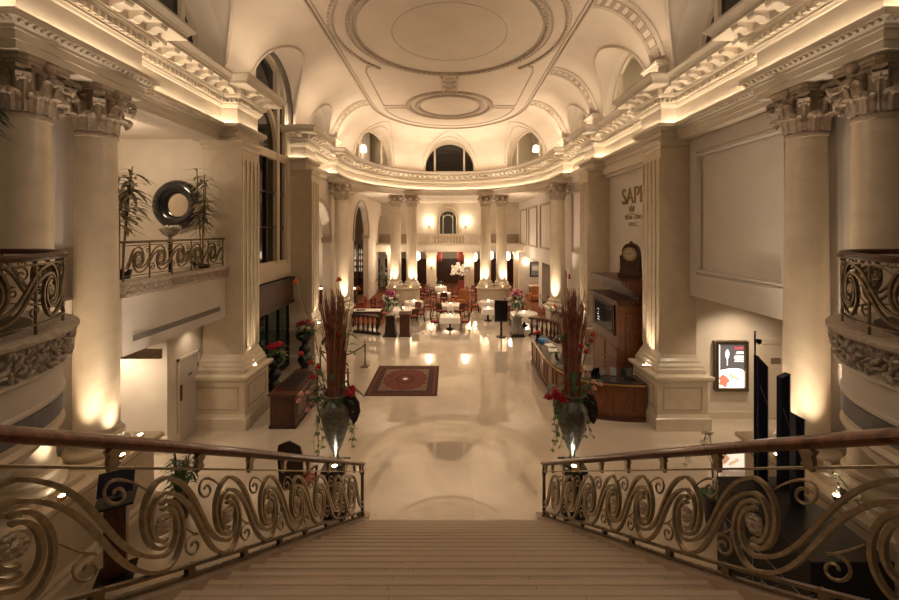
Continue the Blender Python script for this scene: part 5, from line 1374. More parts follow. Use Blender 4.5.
palm('potted_shrub', 'bushy green potted shrub beside the lectern behind the left railing', (-5.15, 7.45, 0), 1.45, .7, 11, 'leaf_green', 16, leafL=.24)
# ================================================================== DINING ROOM
def chair_proto(label, loc, rz, seatm='seat_red'):
    t = thing('dining_chair', label, 'chair', loc, rz, 'carved dining chairs around the white tables')
    m = MB(); m.prism([(-.23,-.22),(.23,-.22),(.26,.24),(-.26,.24)], .40, .45); m.build('seat_rail', 'dark_wood', t, smooth=0)
    m = MB(); m.prism([(-.22,-.20),(.22,-.20),(.25,.23),(-.25,.23)], .45, .50); m.build('seat_cushion', seatm, t, smooth=0, bevel=.02)
    m = MB(); pl = [(-.22,.60),(.22,.60),(.25,.86),(.17,.94),(0,.97),(-.17,.94),(-.25,.86)]; m.ext(pl, lambda u, v, d: (u, -.24+d-(v-.5)*.15, v), 0, .035); b = m.build('backrest', 'mahogany', t, smooth=30)
    m = MB(); pl = [(-.14,.66),(.14,.66),(.16,.84),(0,.90),(-.16,.84)]; m.ext(pl, lambda u, v, d: (u, -.24+d-(v-.5)*.15, v), .03, .05); m.build('back_cushion', seatm, b, smooth=30)
    for x in (-1,1):
        m = MB(); m.tube([(x*.22,-.26,.95),(x*.21,-.22,.5),(x*.20,-.20,.4),(x*.22,-.27,0)], .022, 6); m.build('leg', 'dark_wood', t)
        m = MB(); m.tube([(x*.24,.21,.42),(x*.235,.22,.2),(x*.23,.22,0)], [.026,.022,.018], 6); m.build('leg', 'dark_wood', t)
        m = MB(); m.tube([(x*.23,-.25,.68),(x*.27,0,.68),(x*.27,.14,.66),(x*.25,.16,.45)], .018, 6); m.build('arm', 'dark_wood', t)
    return t
PROTO = None
def put_chair(label, x, y, rz, z=0):
    global PROTO
    if PROTO is None: PROTO = chair_proto(label, (x, y, z), rz); return PROTO
    return dup(PROTO, label, (x, y, z), rz)
TP = {}
def dining_table(desc, x, y, size, square=True, z=0, chairs=(), items=2, rz=0.):
    key = 'sq' if square else 'rd'; h = size/2; lbl = desc
    t = thing('dining_table', 'pedestal dining table under the white cloth, ' + lbl, 'table', (x, y, z), rz)
    m = MB(); (m.box(-h,h,-h,h,.70,.735) if square else m.lathe([(h,.70),(h,.735)], n=28)); m.build('tabletop', 'mahogany', t, smooth=0)
    m = MB(); m.lathe([(.22,0),(.2,.05),(.06,.10),(.05,.66),(.14,.70)], n=14); m.build('pedestal', 'dark_wood', t)
    c = MB(); n = 48; vs = []; drop = .30 if square else .34
    rows = [(0,.742),(1,.742),(1.02,.72),(1.03,.742-drop*.5),(1.05,.742-drop)]
    for k, (f, zz) in enumerate(rows):
        for i in range(n):
            a = 2*PI*i/n
            if square: 
                q = max(abs(cos(a)), abs(sin(a))); r = (h+.01)/q*f; r = min(r, (h+.01)*1.43*f)
            else: r = (h+.01)*f
            r *= 1+(.02*sin(a*12)*(k-2) if k > 2 else 0)
            vs.append((r*cos(a), r*sin(a), zz))
    c.add(vs, [(k*n+i, k*n+(i+1)%n, (k+1)*n+(i+1)%n, (k+1)*n+i) for k in range(len(rows)-1) for i in range(n)])
    o = c.build('tablecloth', 'linen', None, smooth=40); o.location = (x, y, z); o.rotation_euler = (0,0,rz); tag(o, 'white cloth on the table ' + lbl, 'tablecloth', 'white tablecloths')
    for i in range(items):
        a = i*2*PI/max(1, items)+.5; p = (x+h*.5*cos(a), y+h*.5*sin(a), z+.742)
        g = thing('folded_napkin', 'white folded napkin standing on the table ' + lbl, 'napkin', p, 0, 'napkins on the table ' + lbl)
        q = MB(); q.lathe([(.06,0),(.05,.08),(.012,.17)], n=7); q.build('fold', 'linen', g, smooth=0)
    if items:
        g = thing('table_candle', 'small amber candle glass in the middle of the table ' + lbl, 'candle', (x, y, z+.742))
        q = MB(); q.lathe([(.04,0),(.05,.05),(.045,.10),(.04,.10),(.04,.02)], n=12); q.build('glass', 'lamp_shade', g)
    for side, ang in chairs:
        d = h+.30; put_chair('carved wooden chair on the %s of the table %s' % (side, lbl), x+d*cos(ang), y+d*sin(ang), ang+PI/2, z)
L_, R_, N_, F_ = ('left side', PI), ('right side', 0.), ('near side', -PI/2), ('far side', PI/2)
NL, NR, FL, FR_ = ('near left corner', -PI*.72), ('near right corner', -PI*.28), ('far left corner', PI*.72), ('far right corner', PI*.28)
dining_table('nearest in the aisle', XatY(450, 21.6), 21.6, 1.05, True, 0, (L_, R_), 3)
dining_table('second in the aisle', XatY(450.5, 25.0), 25.0, 1.15, True, 0, (L_, R_, NL, NR), 3)
dining_table('third in the aisle', XatY(444, 29.4), 29.4, .95, True, .012, (L_, R_, N_), 2)
dining_table('farthest in the aisle', XatY(441, 33.0), 32.6, .9, True, .012, (L_, R_), 2)
dining_table('behind the wooden podium', XatY(403, 23.6), 23.6, 1.5, False, 0, (R_, FR_, L_, NR), 3)
dining_table('by the left far columns', XatY(414, 26.0), 26.0, 1.2, False, 0, (R_, L_), 2)
dining_table('by the right far columns', XatY(488, 26.2), 26.0, 1.15, False, 0, (L_, R_), 2)
dining_table('behind the black menu board', XatY(524, 22.4), 22.4, 1.5, False, 0, (L_, FL, R_, F_), 3)
dining_table('left of the menu board', XatY(488, 23.6), 23.6, .7, True, 0, (), 1)
t = thing('alarm_box', 'small red alarm box on the right wall behind the single column', 'alarm', (6.43, 20.95, 3.0))
q = MB(); q.box(-.06,.02,-.12,.12,-.12,.12); q.build('case', 'petal_red', t, smooth=0, bevel=.01); q = MB(); q.box(-.068,-.06,-.06,.06,-.05,.05); q.build('cover_plate', 'paper', t, smooth=0)
# wing armchairs
def armchair(label, x, y, rz, m='seat_orange', z=.012):
    t = thing('armchair', label, 'armchair', (x, y, z), rz)
    q = MB(); q.box(-.36,.36,-.32,.34,.12,.45); q.build('seat', m, t, smooth=0, bevel=.04)
    q = MB(); q.ext([(-.36,.40),(.36,.40),(.38,1.0),(.25,1.12),(-.25,1.12),(-.38,1.0)], lambda u, v, d: (u, -.34+d-(v-.4)*.15, v), 0, .14); q.build('backrest', m, t, smooth=30, bevel=.03)
    for s in (-1,1): q = MB(); q.box(min(s*.36,s*.48), max(s*.36,s*.48), -.34, .32, .12, .64); q.build('arm', m, t, smooth=0, bevel=.04)
    for x_ in (-.38,.38):
        for y_ in (-.28,.28): q = MB(); q.lathe([(.02,0),(.03,.14)], c=(x_,y_,0), n=8); q.build('leg', 'dark_wood', t)
armchair('orange upholstered armchair right of the central aisle near the far pedestal', XatY(462, 28.3), 28.3, PI*.9)
armchair('orange upholstered armchair far right beyond the red dining carpet edge', XatY(536, 30), 30, PI)
armchair('red upholstered sofa chair before the dark piano', XatY(462, 33.5), 33.4, PI, 'seat_red')
armchair('dark red armchair behind the left balustrade beside the arcade', XatY(360, 25.5), 25.5, PI*.6, 'seat_red')
for k, (px_, Y) in enumerate(((423,30.5),(428,31.6),(478,30.6),(472,31.7),(384,24.8),(376,25.6),(545,27.4),(553,26.6),(479,28.6),(483,29.6),(419,29.0),(396,30.2),(552,24.6))):
    names = ['left of the third aisle table near the far pedestal','left of the third aisle table further back','right of the aisle beside the right far pedestal','right of the aisle behind the right far pedestal','in the left corner before the arcade, nearer one','in the left corner before the arcade, farther one','in the right corner near the single column, farther one','in the right corner near the single column, nearer one','left of the right far pedestal, nearest of three','left of the right far pedestal, second of three','just right of the left far pedestal','behind the left far pedestal','behind the balustrade by the reception counter']
    put_chair('carved wooden chair standing alone ' + names[k], XatY(px_, Y), Y, random.random()*6, .012)

# balustrade barriers
def balustrade(label, p0, p1, bow, z=0, nb=7, m='mahogany', H=.92, name='balustrade'):
    cx, cy = (p0[0]+p1[0])/2, (p0[1]+p1[1])/2
    t = thing(name, label, 'balustrade', (cx, cy, z)); d = Vector((p1[0]-p0[0], p1[1]-p0[1])); nrm = Vector((-d.y, d.x)).normalized()
    def P(f): q = Vector(p0)+d*f+nrm*(bow*4*f*(1-f)); return (q.x-cx, q.y-cy)
    q = MB(); q.tube([(*P(i/16), .04) for i in range(17)], 1, flat=(.24,.08), up=(0,0,1)); q.tube([(*P(i/16), .10) for i in range(17)], 1, flat=(.16,.05), up=(0,0,1)); q.build('base_rail', m, t, smooth=30)
    q = MB(); q.tube([(*P(i/16), H-.03) for i in range(17)], 1, flat=(.24,.06), up=(0,0,1)); q.tube([(*P(i/16), H-.08) for i in range(17)], 1, flat=(.15,.05), up=(0,0,1)); q.build('top_rail', m, t, smooth=30)
    for i in range(nb):
        x, y = P((i+.5)/nb); q = MB(); h = H-.22
        q.lathe([(.06,.12),(.06,.12+h*.06),(.035,.12+h*.12),(.075,.12+h*.30),(.07,.12+h*.42),(.035,.12+h*.65),(.03,.12+h*.80),(.055,.12+h*.9),(.055,.12+h)], c=(x,y,0), n=10); q.build('baluster', m, t, smooth=50)
    return t
balustrade('dark wooden balustrade with turned balusters left of the dining entrance', (XatY(346, 21.2), 21.0), (XatY(379, 20.4), 20.4), .15, nb=7, H=.98, m='dark_wood')
balustrade('curved wooden balustrade beside the reception counter right of the dining entrance', (XatY(531, 19.8), 20.3), (XatY(561, 18.6), 18.9), .25, nb=7, H=.98)
t = thing('host_desk', 'narrow desk with white top behind the left dark balustrade', 'desk', (XatY(367, 22.1), 22.0, 0))
q = MB(); q.box(-.8,.8,-.32,.32,.95,1.0); q.build('desk_top', 'linen', t, smooth=0); q = MB(); q.box(-.78,.78,-.30,.30,.86,.95); q.build('apron', 'dark_wood', t, smooth=0)
for x in (-.7,.7):
    for y in (-.24,.24): q = MB(); q.box(x-.03,x+.03,y-.03,y+.03,0,.86); q.build('leg', 'dark_wood', t, smooth=0)
t = thing('menu_book', 'closed black menu folder lying on the white-topped host desk', 'menu', (XatY(361, 21.9), 21.9, 1.0)); q = MB(); q.box(-.25,.25,-.14,.14,0,.03); q.build('cover', 'black_gloss', t, smooth=0, bevel=.004)
# podium
t = thing('podium', 'plain wooden host podium at the left of the dining entrance', 'podium', (XatY(405, 20.3), 20.3, 0))
q = MB(); q.box(-.30,.30,-.24,.24,0,.08); q.build('base', 'dark_wood', t, smooth=0, bevel=.01); q = MB(); q.box(-.26,.26,-.20,.20,.08,1.12); q.build('body', 'mahogany', t, smooth=0, bevel=.01)
q = MB(); q.rbox((0,0,1.17), (.62,.5,.05), rx=.16); q.build('reading_top', 'mahogany', t, smooth=0, bevel=.01)
# carved flower pedestals with vases
def carved_pedestal(desc, px_, Y, silver):
    x = XatY(px_, Y)
    t = thing('carved_pedestal', 'carved %s pedestal carrying a white flower vase, %s' % ('silvery' if silver else 'dark wooden', desc), 'pedestal', (x, Y, 0)); m_ = 'urn_pewter' if silver else 'dark_wood'
    q = MB(); q.box(-.36,.36,-.36,.36,0,.08); q.box(-.31,.31,-.31,.31,.08,.14); q.build('base', m_ if not silver else 'dark_wood', t, smooth=0, bevel=.01)
    q = MB(); q.frustum(-.27,.27,-.27,.27,.14,-.20,.20,-.20,.20,.98); b = q.build('shaft', m_, t, smooth=0, bevel=.01)
    q = MB(); 
    for i in range(7):
        for s in (-1,1): w = .2-.02*i*.3; q.sphere((s*.10, -.27+.07*(i+.5)/7, .22+i*.10), .05, 6, 5, (1,.5,.9))
    q.build('carving', m_, b, smooth=60)
    q = MB(); q.box(-.27,.27,-.27,.27,.98,1.06); q.build('top', m_, t, smooth=0, bevel=.01)
    v = thing('white_vase', 'white footed vase on the carved pedestal %s' % desc, 'vase', (x, Y, 1.06))
    q = MB(); q.lathe([(.14,0),(.14,.03),(.05,.1),(.05,.2),(.10,.26)], n=20); q.build('foot', 'porcelain', v); q = MB(); q.lathe([(.09,.25),(.17,.36),(.22,.5),(.25,.66),(.34,.76),(.36,.78),(.30,.74),(.2,.6)], n=24); q.build('body', 'porcelain', v, smooth=50)
    f = thing('flower_bouquet', 'large bouquet of magenta and white flowers in the vase %s' % desc, 'flowers', (x, Y, 1.78))
    q = MB()
    for i in range(60): a = random.random()*6.28; q.leaf((0,0,.02), (cos(a), sin(a), random.uniform(-.3,1.6)), random.uniform(.4,.75), .11, .5)
    o = q.build('foliage', 'leaf_green', f, recalc=False, smooth=60); o['kind'] = 'stuff'
    for mm, n_, z0_, sp in (('petal_magenta', 26, .38, .34), ('petal_white', 26, .12, .42), ('petal_pink', 8, .3, .36)):
        q = MB()
        for i in range(n_): a = random.random()*6.28; r = sp*sqrt(random.random()); q.sphere((r*cos(a), r*sin(a), z0_+random.uniform(-.12,.22)), random.uniform(.05,.085), 7, 5)
        o = q.build('blooms', mm, f, smooth=60); o['kind'] = 'stuff'
    q = MB()
    for i in range(9): a = -.9+.8*random.random(); q.leaf((.2,-.1,.0), (cos(a), sin(a)*.6, .1), .55, .14, .9)
    o = q.build('trailing_leaf', 'leaf_pale', f, recalc=False); o['kind'] = 'stuff'
carved_pedestal('beside the podium', 390.5, 20.35, False)
carved_pedestal('beside the menu board', 517, 20.3, True)
for s in (-1, 1):
    x = s*5.55; t = thing('flower_spray', 'white and orange flowers at the foot of the single column %s of the entrance' % ('left' if s < 0 else 'right'), 'flowers', (x, 19.55, 0))
    q = MB(); q.lathe([(.2,0),(.2,.05),(.1,.1),(.09,1.0),(.2,1.3),(.24,1.34),(.18,1.3)], n=18); q.build('vase_stand', 'porcelain', t)
    q = MB()
    for i in range(26): a = random.random()*6.28; q.leaf((0,0,1.3), (cos(a), sin(a), random.uniform(0,1)), .6, .1, .5)
    o = q.build('foliage', 'leaf_green', t, recalc=False); o['kind'] = 'stuff'
    q = MB()
    for i in range(22): a = random.random()*6.28; r = .4*sqrt(random.random()); q.sphere((r*cos(a), r*sin(a), 1.45+random.random()*.25), .07, 7, 5)
    o = q.build('white_blooms', 'petal_white', t); o['kind'] = 'stuff'
    q = MB()
    for i in range(5): q.sphere((-.35+.1*random.random(), -.2, 1.55+random.random()*.3), .07, 7, 5)
    o = q.build('orange_blooms', 'petal_orange', t); o['kind'] = 'stuff'
# menu board stand
t = thing('menu_board', 'black upright menu board on a stand right of the dining aisle', 'sign', (XatY(501, 20.15), 20.1, 0))
q = MB(); q.lathe([(.26,0),(.26,.03),(.08,.06)], n=20); q.build('foot', 'iron_black', t); q = MB(); q.box(-.05,.05,-.03,.03,.05,.85); q.build('post', 'iron_black', t, smooth=0)
q = MB(); q.box(-.34,.34,-.03,.03,.78,1.88); q.build('board', 'black_gloss', t, smooth=0, bevel=.01)
q = frame_on(t, None, 'y', -.03, -.34, .34, .78, 1.88, -1, '', w=.03, d=.012); q.build('board_frame', 'navy', t, smooth=0)

# far pillars, balcony balustrade, niche, sconces
def far_pillar(label, x, y, w=.42, ztop=3.62):
    t = thing('pillar', label, 'pillar', (x, y, .012))
    q = MB(); q.box(-w-.06,w+.06,-w-.06,w+.06,0,.3); q.build('plinth', 'stone', t, smooth=0)
    q = MB(); q.box(-w,w,-w,w,.3,ztop-.3); q.build('shaft', 'stone', t, smooth=0)
    q = MB(); q.box(-w-.05,w+.05,-w-.05,w+.05,ztop-.3,ztop-.22); q.box(-w-.1,w+.1,-w-.1,w+.1,ztop-.22,ztop-.012); q.build('pillar_capital', 'stone_polished', t, smooth=0)
def sconce(label, x, y, z, dy=-1, big=.16, nx=0):
    t = thing('wall_sconce', label, 'lamp', (x, y, z))
    q = MB(); q.lathe([(.03,-.28),(.09,-.22),(.10,-.17),(.04,-.14),(.02,-.05),(.05,0)], n=12); q.build('bracket', 'bronze_dark', t); 
    q = MB(); q.lathe([(.06,0),(big*.8,.06),(big,.25),(big*.85,.5),(big*.5,.56)], n=16); q.build('shade', 'lamp_shade', t)
for px_, nm in ((431.5,'left'),(469,'right')):
    far_pillar('square cream pillar under the far balcony, %s of the central opening' % nm, XatY(px_, 34.0), 34.0)
    sconce('glowing wall sconce on the pillar under the far balcony, %s of the opening' % nm, XatY(px_, 33.4), 33.45, 2.45)
for px_, nm in ((526.5,'farther right, with the brighter lamp'),(519,'just right of the far right columns'),(393,'just left of the far left columns'),(372,'beside the bar arcade')):
    far_pillar('square cream pillar under the far gallery %s' % nm, XatY(px_, 34.2), 34.2)
sconce('glowing wall sconce on the far pillar right of the right columns', XatY(526.5, 33.6), 33.62, 2.5); sconce('smaller glowing wall sconce beside the right far picture', XatY(519, 33.6), 33.62, 3.0, big=.12)
for px_, nm in ((429,'left'),(465.5,'right')):
    sconce('bright candelabra sconce on the upper far wall, %s of the arched niche' % nm, XatY(px_, 36), 36.0, 6.0, big=.28)
for px_, py_, nm in ((475,257,'right of the central opening'),(491,255,'between the right far columns'),(418,256,'left of the central opening'),(508,256,'just right of the right far columns')):
    t = thing('hanging_lantern', 'glowing cream hanging lantern under the far balcony %s' % nm, 'lamp', (XatY(px_, 35), 35, ZatY(py_, 35)))
    q = MB(); q.lathe([(.10,-.35),(.17,-.28),(.17,.28),(.10,.35)], n=14); q.build('shade', 'lamp_shade', t); q = MB(); q.tube([(0,0,.35), (0,0,3.62-ZatY(py_, 35))], .012, 6); q.build('chain', 'bronze_dark', t)
bt = thing('balcony_balustrade', 'cream stone balustrade of the far balcony below the arched niche', 'balustrade', (0, 33.75, 4.28))
xs0, xs1 = XatY(417, 33.7), XatY(480, 33.7)
q = MB(); q.box(xs0, xs1, -.14, .14, 0, .12); q.build('base_rail', 'stone_polished', bt, smooth=0); q = MB(); q.box(xs0, xs1, -.15, .15, .74, .86); q.build('top_rail', 'stone_polished', bt, smooth=0)
for px_ in (418, 430.5, 466, 479): x = XatY(px_, 33.7); q = MB(); q.box(x-.2, x+.2, -.17, .17, .0, .90); q.build('newel', 'stone_polished', bt, smooth=0)
x = XatY(433.5, 33.7)
while x < XatY(464, 33.7):
    q = MB(); q.lathe([(.07,.12),(.04,.2),(.085,.34),(.075,.42),(.04,.58),(.07,.68),(.07,.74)], c=(x,0,0), n=10); q.build('baluster', 'stone_polished', bt, smooth=50); x += .27
for a, b in ((419.5,429),(467.5,477.5)):
    q = MB(); q.box(XatY(a,33.7), XatY(b,33.7), -.06, .06, .12, .74); q.build('panel', 'stone_polished', bt, smooth=0)
WIN += 1
xc = XatY(448, 36.2); pl = [(-.82,4.9)]+[(-.82*cos(PI*i/20), 6.5+.82*sin(PI*i/20)) for i in range(21)]+[(.82,4.9)]
q = MB(); q.tube([(xc+u*1.32, 36.15, 4.9+(v-4.9)*1.06 if v < 6.5 else 6.5+(v-6.5)*1.32) for u, v in pl], 1, flat=(.34,.16), up=(0,1,0)); q.tube([(xc+u*1.0, 36.16, v) for u, v in pl], 1, flat=(.14,.12), up=(0,1,0)); w = struct('window_%d' % WIN, q, 'stone_polished', smooth=30)
q = MB(); q.tube([(xc+u*1.52, 36.17, 4.9+(v-4.9)*1.06 if v < 6.5 else 6.5+(v-6.5)*1.52) for u, v in pl], 1, flat=(.05,.10), up=(0,1,0)); q.tube([(xc+u*1.14, 36.13, 4.9+(v-4.9)*1.02 if v < 6.5 else 6.5+(v-6.5)*1.14) for u, v in pl], 1, flat=(.05,.12), up=(0,1,0)); q.build('painted_shadow_outline', 'moulding_dark', w, smooth=30)  # dark bands painted as a shadow gap around the arch surround
q = MB(); q.ext(pl, lambda u, v, d: (xc+u, 36.19-d, v), 0, .02); q.build('mirror_glass', 'mirror', w, smooth=0)
q = MB()
for f in (-.45,.45): q.box(xc+f-.03, xc+f+.03, 36.1, 36.17, 4.9, 6.9)
q.tube([(xc-.45*cos(PI*i/14), 36.14, 6.45+.45*sin(PI*i/14)) for i in range(15)], .035, 6); q.build('glazing_bar', 'plaster', w, smooth=30)
# piano
t = thing('piano', 'black grand piano below the far balcony', 'piano', (XatY(434, 35), 35.0, .012))
pl = [(-.78,-.75),(.78,-.75),(.78,-.2),(.62,.2),(.55,.7),(.3,.95),(-.3,1.0),(-.78,.8)]
q = MB(); q.prism(pl, .68, .98); q.build('case', 'black_gloss', t, smooth=0); q = MB(); q.prism(pl, .985, 1.02); q.xf(Matrix.Translation((-.78,0,1.0)) @ Matrix.Rotation(-.5,4,'Y') @ Matrix.Translation((.78,0,-1.0))); q.build('lid', 'black_gloss', t, smooth=0)
q = MB(); q.box(-.7,.7,-.92,-.75,.70,.74); q.build('keyboard', 'porcelain', t, smooth=0)
q = MB(); q.box(-.3,.3,-.62,-.58,.98,1.3); q.build('music_desk', 'paper', t, smooth=0)
for x, y in ((-.6,-.55),(.6,-.55),(0,.75)): q = MB(); q.lathe([(.04,0),(.07,.68)], c=(x,y,0), n=10); q.build('leg', 'black_gloss', t)
t = thing('white_bouquet', 'huge cloud of white flowers on a tall stand before the piano', 'flowers', (XatY(459, 33.0), 32.9, .012))
q = MB(); q.lathe([(.2,0),(.2,.04),(.05,.1),(.04,1.7),(.12,1.85),(.14,1.9)], n=14); q.build('stand', 'bronze_dark', t)
q = MB()
for i in range(120): a = random.random()*6.28; r = .68*sqrt(random.random()); q.sphere((r*cos(a), r*.6*sin(a), 2.3+random.gauss(0,.20)-r*.3), random.uniform(.07,.13), 7, 5)
o = q.build('blooms', 'petal_white', t); o['kind'] = 'stuff'
for x, nm in ((XatY(438.5,35.6),'left'),(XatY(461,35.6),'right')):
    q = MB(); vs=[]
    pts = [(x-.3+.06*i, 35.55+.03*(-1)**i) for i in range(11)]
    q.add([(a,b,3.6) for a,b in pts]+[(a,b,2.55+.02*abs(i-5)) for i,(a,b) in enumerate(pts)], [(i,i+1,12+i,11+i) for i in range(10)]); tag(q.build('curtain', 'seat_red', smooth=60, solid=.02), 'short dark red curtain hanging %s in the opening below the far balcony' % nm, 'curtain')
# framed picture right
t = thing('picture', 'framed pale picture in the lower opening far right of the dining room', 'picture', (XatY(539, 33.2), 33.2, 2.15))
q = MB(); w2, h2 = .78, .62
for a,b,c,d in ((-w2,w2,-h2,-h2+.1),(-w2,w2,h2-.1,h2),(-w2,-w2+.1,-h2,h2),(w2-.1,w2,-h2,h2)): q.box(a,b,-.05,.03,c,d)
q.build('frame', 'dark_wood', t, smooth=0); q = MB(); q.box(-w2+.1,w2-.1,-.02,.02,-h2+.1,h2-.1); q.build('canvas', 'letter_pale', t, smooth=0); q = MB(); q.box(-w2+.2,w2-.2,-.026,-.02,-.1,.3); q.build('painted_field', 'paper', t, smooth=0)
q = MB(); q.box(5.9, 9.5, 33.24, 33.5, 0, 3.62); q.box(6.9,10.4,20.6,41,3.3,3.6); struct('wall_side_room', q, 'plaster', smooth=0)
t = thing('serving_table', 'narrow cloth-covered serving table below the framed picture', 'table', (XatY(541, 31.5), 32.2, .012)); q = MB(); q.box(-.8,.8,-.35,.35,.85,.92); q.build('top', 'linen', t, smooth=0)
for x in (-.72,.72):
    for y in (-.3,.3): q = MB(); q.box(x-.03,x+.03,y-.03,y+.03,0,.85); q.build('leg', 'dark_wood', t, smooth=0)
# bar beyond the arcade
BY = 33.0
t = thing('bottle_shelf', 'lit dark wooden shelf of bottles seen through the left arch', 'shelf', (-8.25, BY, .012))
q = MB(); q.box(-1.5,1.5,.25,.32,0,4.3); q.build('back_panel', 'mahogany', t, smooth=0)
for x in (-1.5,-.5,.5,1.5): q = MB(); q.box(x-.04,x+.04,-.2,.3,0,4.3); q.build('upright', 'dark_wood', t, smooth=0)
for i, z_ in enumerate((1.5,2.0,2.5,3.0,3.5,4.3)): q = MB(); q.box(-1.55,1.55,-.22,.3,z_-.05,z_); q.build('shelf_board', 'dark_wood', t, smooth=0)
q = MB(); q.box(-1.65,1.65,-.3,.34,4.3,4.5); q.build('cornice', 'dark_wood', t, smooth=0)
bp = None
for z_ in (2.0,2.5,3.0,3.5):
    row = {2.0:'lowest',2.5:'second',3.0:'third',3.5:'top'}[z_]
    for i in range(16):
        x = -8.25-1.4+i*.185; 
        if bp is None:
            bp = thing('bottle', 'pale bottle on the %s lit shelf behind the left arch' % row, 'bottle', (x, BY, z_+.012), 0, 'bottles on the %s bar shelf' % row)
            q = MB(); q.lathe([(.06,0),(.06,.22),(.025,.30),(.022,.38)], n=10); q.build('glass', 'porcelain', bp, smooth=50); q = MB(); q.lathe([(.024,.38),(.024,.41)], n=8); q.build('cap', 'brass', bp)
        else: dup(bp, 'pale bottle on the %s lit shelf behind the left arch' % row, (x, BY, z_+.012), 0, 'bottles on the %s bar shelf' % row)
t = thing('bar_counter', 'dark wooden bar counter with glowing edge behind the left arches', 'counter', (-8.0, 29.5, .012))
q = MB(); q.box(-2.2,1.0,-.3,.3,0,1.15); q.build('body', 'mahogany', t, smooth=0); q = MB(); q.box(-2.3,1.1,-.4,.4,1.15,1.22); q.build('top', 'dark_wood', t, smooth=0); q = MB(); q.box(-2.2,1.0,-.34,-.31,1.10,1.14); q.build('light_edge', 'lamp_strip', t, smooth=0)
palm('potted_palm', 'leafy potted palm beside the left far columns near the arcade', (XatY(384, 31), 31, .012), 2.9, 1.2, 6, 'leaf_green', 12, leafL=.6)
q = MB(); q.box(-10.4, -8.3, 16.0, 16.3, 0, 8.2); struct('wall_bar', q, 'plaster', smooth=0)
# ================================================================== LIGHT
# small floor uplights on the column pedestals
def uplight(label, x, y, z, tx, ty, power=40, tz=7., sz=60):
    t = thing('uplight', label, 'lamp', (x, y, z)); d = Vector((tx-x, ty-y, 0)).normalized()
    q = MB(); q.lathe([(.05,0),(.055,.02),(.055,.07),(.045,.07),(.045,.055)], n=14); q.build('housing', 'brass', t)
    q = MB(); q.lathe([(.043,.056),(.043,.06)], n=14); q.build('lens', 'lamp_lens', t)
    spot('uplight_lamp', (x, y, z+.10), (tx, ty, tz), power*UPS, sz, .9, WARM, .03)
UPS = 2.6
for s in (-1, 1):
    sd = 'left' if s < 0 else 'right'
    for y, nm in ((5.5,'nearest'),(6.55,'second')):
        uplight('small bright uplight on the pedestal before the %s near column %s of the stairs' % (nm, sd), s*5.74, y+.28, 1.5, s*6.15, y+.33, 55)
    spot('uplight_lamp', (s*5.8, 6.42, 1.56), (s*6.75, 6.42, 4.6), 260, 50, .9, WARM, .04)  # added bare lamp, brightens the wall between the near columns
    uplight('small uplight on the pedestal behind the %s near columns' % sd, s*5.95, 7.5, 1.5, s*6.2, 7.3, 50)
    uplight('small uplight on the cap of the square pier %s of the lobby' % sd, s*5.66, 11.35, 1.50, s*5.83, 11.4, 60)
    uplight('small uplight on the cap of the second square pier %s of the lobby' % sd, s*5.52, 16.5, 1.50, s*5.7, 16.5, 50)
    uplight('small uplight at the single column %s of the dining entrance' % sd, s*5.3, 20.15, 1.45, s*5.6, 20.5, 190)
    c = PXL if s < 0 else PXR
    for dx, nm in ((-.57,'left'),(.57,'right')):
        uplight('small uplight before the %s column of the far pair %s of the aisle' % (nm, sd), c+dx, 27.18, 1.45, c+dx, 27.7, 170, 6.5)
        uplight('small side uplight by the %s column of the far pair %s of the aisle' % (nm, sd), c+dx*1.95, 27.55, 1.45, c+dx*1.5, 27.8, 120, 6.5)
for s in (-1, 1):
    for y in (11.5, 16.6, 20.75): spot('cornice_uplight', (s*5.55, y-.75, 9.8), (s*5.7, y-.2, 12), 30 if y < 20 else 50, 90, 1., WARM, .05); spot('cornice_uplight', (s*5.55, y+.75, 9.8), (s*5.7, y+.2, 12), 30 if y < 20 else 50, 90, 1., WARM, .05)
    for a in (62, 118) if s > 0 else (): spot('cornice_uplight', (5.3*cos(a*PI/180), 21.2+7.0*sin(a*PI/180), 9.8), (4.6*cos(a*PI/180), 21.2+6*sin(a*PI/180), 12), 40, 90, 1., WARM, .05)
for s in (-1, 1): spot('cornice_fill_spot', (s*5.2, 6.6, 9.8), (-s*6.6, 6.4, 5.2), 420, 36, 1., WARM, .15)  # added lamps across the hall, brightening the wall behind the near columns
for s in (-1, 1):
    X, Y = (-2.22, 7.62) if s < 0 else (2.40, 7.62)
    uplight('tiny added lamp making the glint at the foot of the %s flower urn' % ('left' if s < 0 else 'right'), X-.03*s, Y-.19, .94, X, Y, 1.2, 2.2, 80)  # lamp put in for a bright reflection at the urn foot
# cove light along the cornice, washing the vault (hidden on the cornice top)
for nm, pth in PATHS:
    op = offset_path(clean(pth), .33)
    k = 0
    for p, d in along(op, 1.7, .1):
        nrm = Vector((-d.y, d.x))
        l = bpy.data.lights.new('cove_lamp', 'AREA'); l.shape = 'RECTANGLE'; l.size = 1.1; l.size_y = .06; l.energy = COVE*(.85 if p.y > 20 else .45 if p.y > 9 else .22); l.color = WARM
        o = bpy.data.objects.new('cove_lamp', l); COL.objects.link(o); o.location = (p.x, p.y, 9.72)
        up = Vector((nrm.x*.25, nrm.y*.25, 1)); o.rotation_euler = (-up).to_track_quat('-Z', 'X').to_euler()
        # long side along the path
        zq = -(-up).normalized(); xa = Vector((d.x, d.y, 0)); ya = zq.cross(xa).normalized(); xa = ya.cross(zq)
        M = Matrix((xa, ya, zq)).transposed(); o.rotation_euler = (M @ Matrix.Rotation(PI, 3, 'X')).to_euler()
